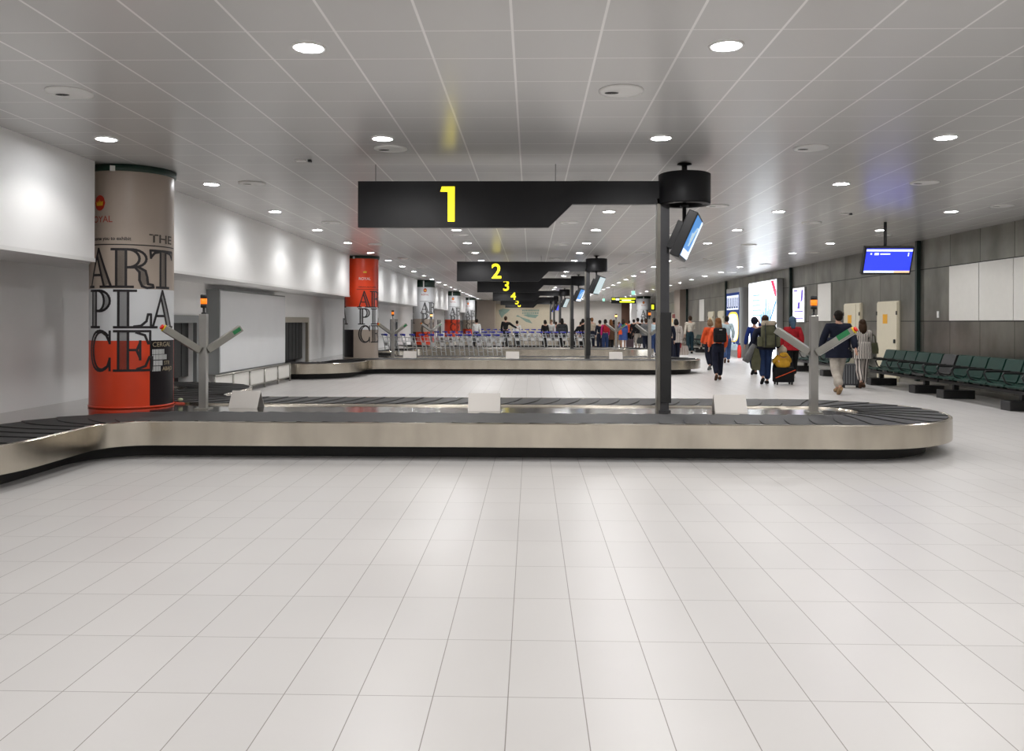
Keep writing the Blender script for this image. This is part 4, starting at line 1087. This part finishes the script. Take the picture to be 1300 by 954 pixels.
MB().box(-.10, .10, -.45, -.39, .95, 1.20, bev=.03).build('pocket', 'cloth_olive', bp)
for x in (-.21, .21): MB().box(x - .05, x + .05, -.36, -.18, .92, 1.16, bev=.03).build('side_pocket', 'cloth_olive', bp)
for x in (-.12, .12): MB().tube([(x, -.40, .92), (x, -.41, 1.2), (x, -.38, 1.48)], .012, 6).build('strap', 'cloth_dgrey', bp)
g0 = t.location
a = thing('rolled_mat', 'grey rolled mat hanging at the left of the rucksack wearer', 'rolled mat', (g0.x - .36, g0.y - .05, .55))
MB().tube([(-.13, -.02, .0), (.10, .0, .40)], .085, 14).build('roll', 'cloth_grey', a)
a = thing('hanging_jacket', 'olive jacket hanging from the hand left of the rucksack wearer', 'jacket', (g0.x - .24, g0.y - .1, .36))
MB().prism([(-.10, 0), (.08, -.02), (.10, .25), (.05, .50), (-.05, .52), (-.11, .2)], -.05, .05, lambda u, v, d: Vector((u, d, v))).build('cloth', 'cloth_olive', a)
person('person in royal blue with a dark cap in front of the glowing lightbox', 957.5, 476, .1, 1.62, 'dark', 'short', 'royal', 'navy', 'black', stride=.12, arms={'r': 'up'}, headcover='navy')
person('person in a dark red jacket and blue headscarf walking away behind the stop stand', 1006, 481, -.05, 1.62, 'dark', 'short', 'red', 'black', 'white', stride=.24, coat=.80, headcover='headscarf', fem=True, wide=1.2)
c = PZ(994.5, 488.5, 0)
suitcase('black suitcase with an orange strap carrying a child in yellow', (c.x, c.y, 0), .08, .46, .36, .26, 'cloth_black', ribs=False, hl=0).name = 'suitcase'
st_ = [o for o in COL.objects if o.name.startswith('suitcase')][-1]
MB().tube([(-.24, -.142, .17), (.0, -.142, .26), (.24, -.142, .36)], .010, 6).build('orange_strap', 'cloth_orange', st_)
ch = thing('person', 'small child in a yellow jacket and pale knitted hat sitting on the black suitcase', 'person', (c.x - .02, c.y, .418), .08); ch.scale = (1.22, 1.1, 1.22)
N_ = {'p': (0, 0, .06, .12, .10), 'c': (0, 0, .17, .105, .08), 'n': (0, .005, .25, .045, .045), 'h': (0, .01, .31, .065, .07), 'sl': (-.10, 0, .20, .04, .04), 'el': (-.16, .03, .11, .032, .032), 'wl': (-.10, .12, .08, .025, .025),
      'sr': (.10, 0, .20, .04, .04), 'er': (.16, .03, .11, .032, .032), 'wr': (.10, .12, .08, .025, .025), 'kl': (-.08, .19, .05, .05, .05), 'kr': (.08, .19, .05, .05, .05), 'fl': (-.09, .22, -.16, .035, .035), 'fr': (.09, .22, -.16, .035, .035)}
E_ = [('p', 'c'), ('c', 'n'), ('n', 'h'), ('c', 'sl'), ('sl', 'el'), ('el', 'wl'), ('c', 'sr'), ('sr', 'er'), ('er', 'wr'), ('p', 'kl'), ('kl', 'fl'), ('p', 'kr'), ('kr', 'fr')]
skin_mesh('body', N_, E_, 'skin', ch)
J = {q: (*N_[q][:3], N_[q][3] + .018, N_[q][4] + .018) for q in ('p', 'c', 'sl', 'el', 'wl', 'sr', 'er', 'wr')}
skin_mesh('yellow_jacket', J, [e for e in E_ if e[0] in J and e[1] in J], 'cloth_yellow', ch)
J = {q: (*N_[q][:3], N_[q][3] + .014, N_[q][4] + .014) for q in ('p', 'kl', 'kr', 'fl', 'fr')}
skin_mesh('trousers', J, [e for e in E_ if e[0] in J and e[1] in J], 'cloth_navy', ch)
MB().ball((0, 0, .335), (.085, .09, .085), 16).ball((0, 0, .42), .025, 10).build('knitted_hat', 'cloth_beige', ch)
MB().ball((0, -.01, .065), (.150, .135, .10), 14).build('jacket_hem', 'cloth_yellow', ch)
MB().ball((0, -.07, .25), (.09, .05, .05), 12).build('hood', 'cloth_yellow', ch)
person('tall person in a navy coat and pale trousers striding away, brown shoe lifted', 1064, 500, .0, 1.74, 'dark', 'short', 'navy', 'stone', 'tan', stride=.36, coat=.74, arms={'l': 'swing', 'r': 'back'}, wide=1.22, lift=False)
c = PZ(1079.5, 492.5, 0)
suitcase('ribbed dark silver suitcase rolling between the navy coat and the striped woman', (c.x, c.y, 0), -.12, .42, .50, .26, mat('case_silver', (.055, .058, .064), .3, metal=.3), True, .30)
person('person with long fair brown hair in black and white striped tunic and patterned trousers', 1094.5, 493, -.08, 1.56, 'brown', 'mid', 'striped', 'pattern', 'brown', stride=.2, coat=.74, fem=True, arms={'r': 'front', 'l': 'swing'}, wide=1.12)
g0 = PZ(1102, 492, 0)
bag('small olive shoulder bag at the right side of the striped woman', (g0.x + .12, g0.y, .78), (.20, .10, .26), 'cloth_olive', rz=.3)
# --- beside the tall post
person('person in a marled white cardigan and navy trousers, just right of the sign post', 858, 461, .05, 1.60, 'dark', 'bob', 'marl', 'navy', 'black', stride=.12, fem=True, coat=.80, wide=1.1)
g0 = PZ(866, 459, 0)
bag('pale striped tote bag low beside the person in the white cardigan', (g0.x + .05, g0.y, .25), (.36, .14, .34), 'cloth_marl')
bag('red bag between the white cardigan and the tote', (g0.x - .16, g0.y - .12, .52), (.18, .1, .3), 'cloth_red')
bag('big orange bag just right of the sign post', (PZ(853.5, 459, 0).x, PZ(853.5, 459, 0).y - .3, .26), (.22, .12, .38), 'cloth_orange')
person('person in a beige sweater and dark teal trousers standing near the metal wall', 876, 449, .2, 1.78, 'brown', 'short', 'cream', 'teal', 'black', pose='stand', arms={'r': 'front'}, wide=1.1)
person('person in navy with pinkish sleeves partly behind the sign post', 849, 464, -.1, 1.62, 'dark', 'short', 'navy', 'navy', 'black', stride=.15, fem=True)
# --- left of the tall post
person('person in a blue dress with an orange shoulder bag, seen from behind', 791, 443, .0, 1.66, 'brown', 'mid', 'blue', None, 'black', pose='stand', fem=True, skirt=(.50, 'blue'), coat=.6, wide=1.15)
g0 = PZ(788, 443, 0)
bag('bright orange shoulder bag on the woman in the blue dress', (g0.x - .12, g0.y - .28, .80), (.30, .12, .28), 'cloth_orange', strap=.3)
c = PZ(799.5, 442.5, 0)
suitcase('dusky mauve suitcase standing beside the woman in the blue dress', (c.x, c.y, 0), .1, .42, .46, .24, mat('case_mauve', (.11, .07, .085), .5), False, .55)
person('person in a vivid red orange coat in front of the brown doorway', 798.5, 440, .1, 1.6, 'brown', 'short', 'orange', 'black', 'black', pose='stand', Y=56, coat=.85)
person('person in black jacket and beige trousers facing the direction sign', 809.5, 443, .2, 1.72, 'dark', 'short', 'black', 'stone', 'black', pose='stand', coat=.85, wide=1.1)
person('slim person all in black left of the beige trousers', 804.5, 438, .1, 1.66, 'dark', 'short', 'black', 'black', 'black', pose='stand')
person('person in a grey jacket carrying a dark holdall left of the sign post', 820, 447, -.1, 1.66, 'brown', 'short', 'grey', 'navy', 'black', stride=.2, coat=.84, wide=1.15)
g0 = PZ(814, 444, 0)
bag('dark grey holdall carried low by the person in the grey jacket', (g0.x, g0.y - .1, .32), (.46, .2, .34), 'cloth_dgrey')
person('person in light denim shirt and dark jeans close to the sign post', 830.5, 452, .0, 1.68, 'dark', 'short', 'lblue', 'jeans', 'black', stride=.18)
# --- behind the trolleys
far = [
 (604.5, 44.5, 1.62, 'dark', 'short', 'white', 'black', 'person with dark hair in a pale top bending at the left end of the trolleys', dict(bend=.5)),
 (642, 46, 1.78, 'brown', 'short', 'black', 'black', 'person in black stretching an arm out to the right above the trolleys', dict(arms={'r': 'out'}, pose='stand')),
 (656.5, 47, 1.55, 'dark', 'short', 'white', 'dgrey', 'person with dark hair just right of the outstretched arm', dict(pose='stand')),
 (692, 45, 1.58, 'dark', 'bob', 'black', 'black', 'person with a black bob and black jacket behind the second trolley row', dict(pose='stand', fem=True)),
 (700, 50, 1.62, 'fair', 'short', 'white', 'grey', 'fair-haired person facing the camera behind the second trolley row', dict(pose='stand', face=PI)),
 (706, 52, 1.5, 'brown', 'short', 'red', 'black', 'small person in dull red behind the second trolley row', dict(pose='stand')),
 (713.5, 46.5, 1.68, 'dark', 'mid', 'dgrey', 'black', 'person in a wide dark grey coat behind the trolleys', dict(pose='stand', coat=.7, wide=1.35)),
 (729, 46, 1.5, 'dark', 'short', 'black', 'black', 'person in black leaning forward beside the third sign post', dict(bend=.8, face=-1.3, pose='stand')),
 (740, 47, 1.66, 'dark', 'bob', 'black', 'black', 'person in black between the second and third sign posts', dict(pose='stand', fem=True)),
 (751.5, 47, 1.72, 'auburn', 'short', 'beige', 'navy', 'person in a beige shirt just right of the second sign post', dict(pose='stand')),
 (761.5, 43, 1.58, 'dark', 'short', 'navy', 'navy', 'person with short dark hair in navy left of the magenta jacket', dict(pose='stand')),
 (768.5, 42, 1.62, 'dark', 'bob', 'magenta', 'jeans', 'person in a magenta jacket with a dusky red backpack', dict(pose='stand', fem=True, bp='red')),
 (775.5, 44, 1.62, 'auburn', 'mid', 'brown', 'black', 'person with brown hair and a dark brown coat left of the lit beacon', dict(pose='stand', coat=.6, fem=True)),
 (779.5, 46, 1.6, 'dark', 'mid', 'dgrey', 'tan', 'person in a dark coat almost behind the lit beacon stand', dict(pose='stand', coat=.8, fem=True)),
 (786, 50, 1.5, 'auburn', 'short', 'grey', 'tan', 'person in grey half hidden left of the blue dress', dict(pose='stand')),
 (815, 52, 1.66, 'brown', 'short', 'red', 'black', 'distant person in red right of the white column', dict(pose='stand')),
]
for px, Y, h_, hr, hl, tp, bt, lab, kw in far:
    kw = dict(kw); bpk = kw.pop('bp', None)
    t, P, k = person(lab, px, 0, kw.pop('face', random.uniform(-.3, .3)), h_, hr, hl, tp, bt, 'black', Y=Y, **kw)
    if bpk: MB().box(-.15, .15, -.27, -.13, 1.0, 1.36, bev=.04).build('backpack', 'cloth_' + bpk, t)


# ------------------------------------------------------------------ world, view
w = bpy.data.worlds.new('world'); SC.world = w; w.use_nodes = True
w.node_tree.nodes['Background'].inputs['Color'].default_value = (.9, .92, 1, 1)
w.node_tree.nodes['Background'].inputs['Strength'].default_value = .05
SC.view_settings.view_transform = 'Standard'; SC.view_settings.look = 'None'
SC.view_settings.exposure = 0.0; SC.view_settings.gamma = 1.0
SC.view_settings.use_curve_mapping = False
SC.cycles.caustics_reflective = False; SC.cycles.caustics_refractive = False; SC.cycles.sample_clamp_indirect = 4.0
SC.cycles.max_bounces = 8
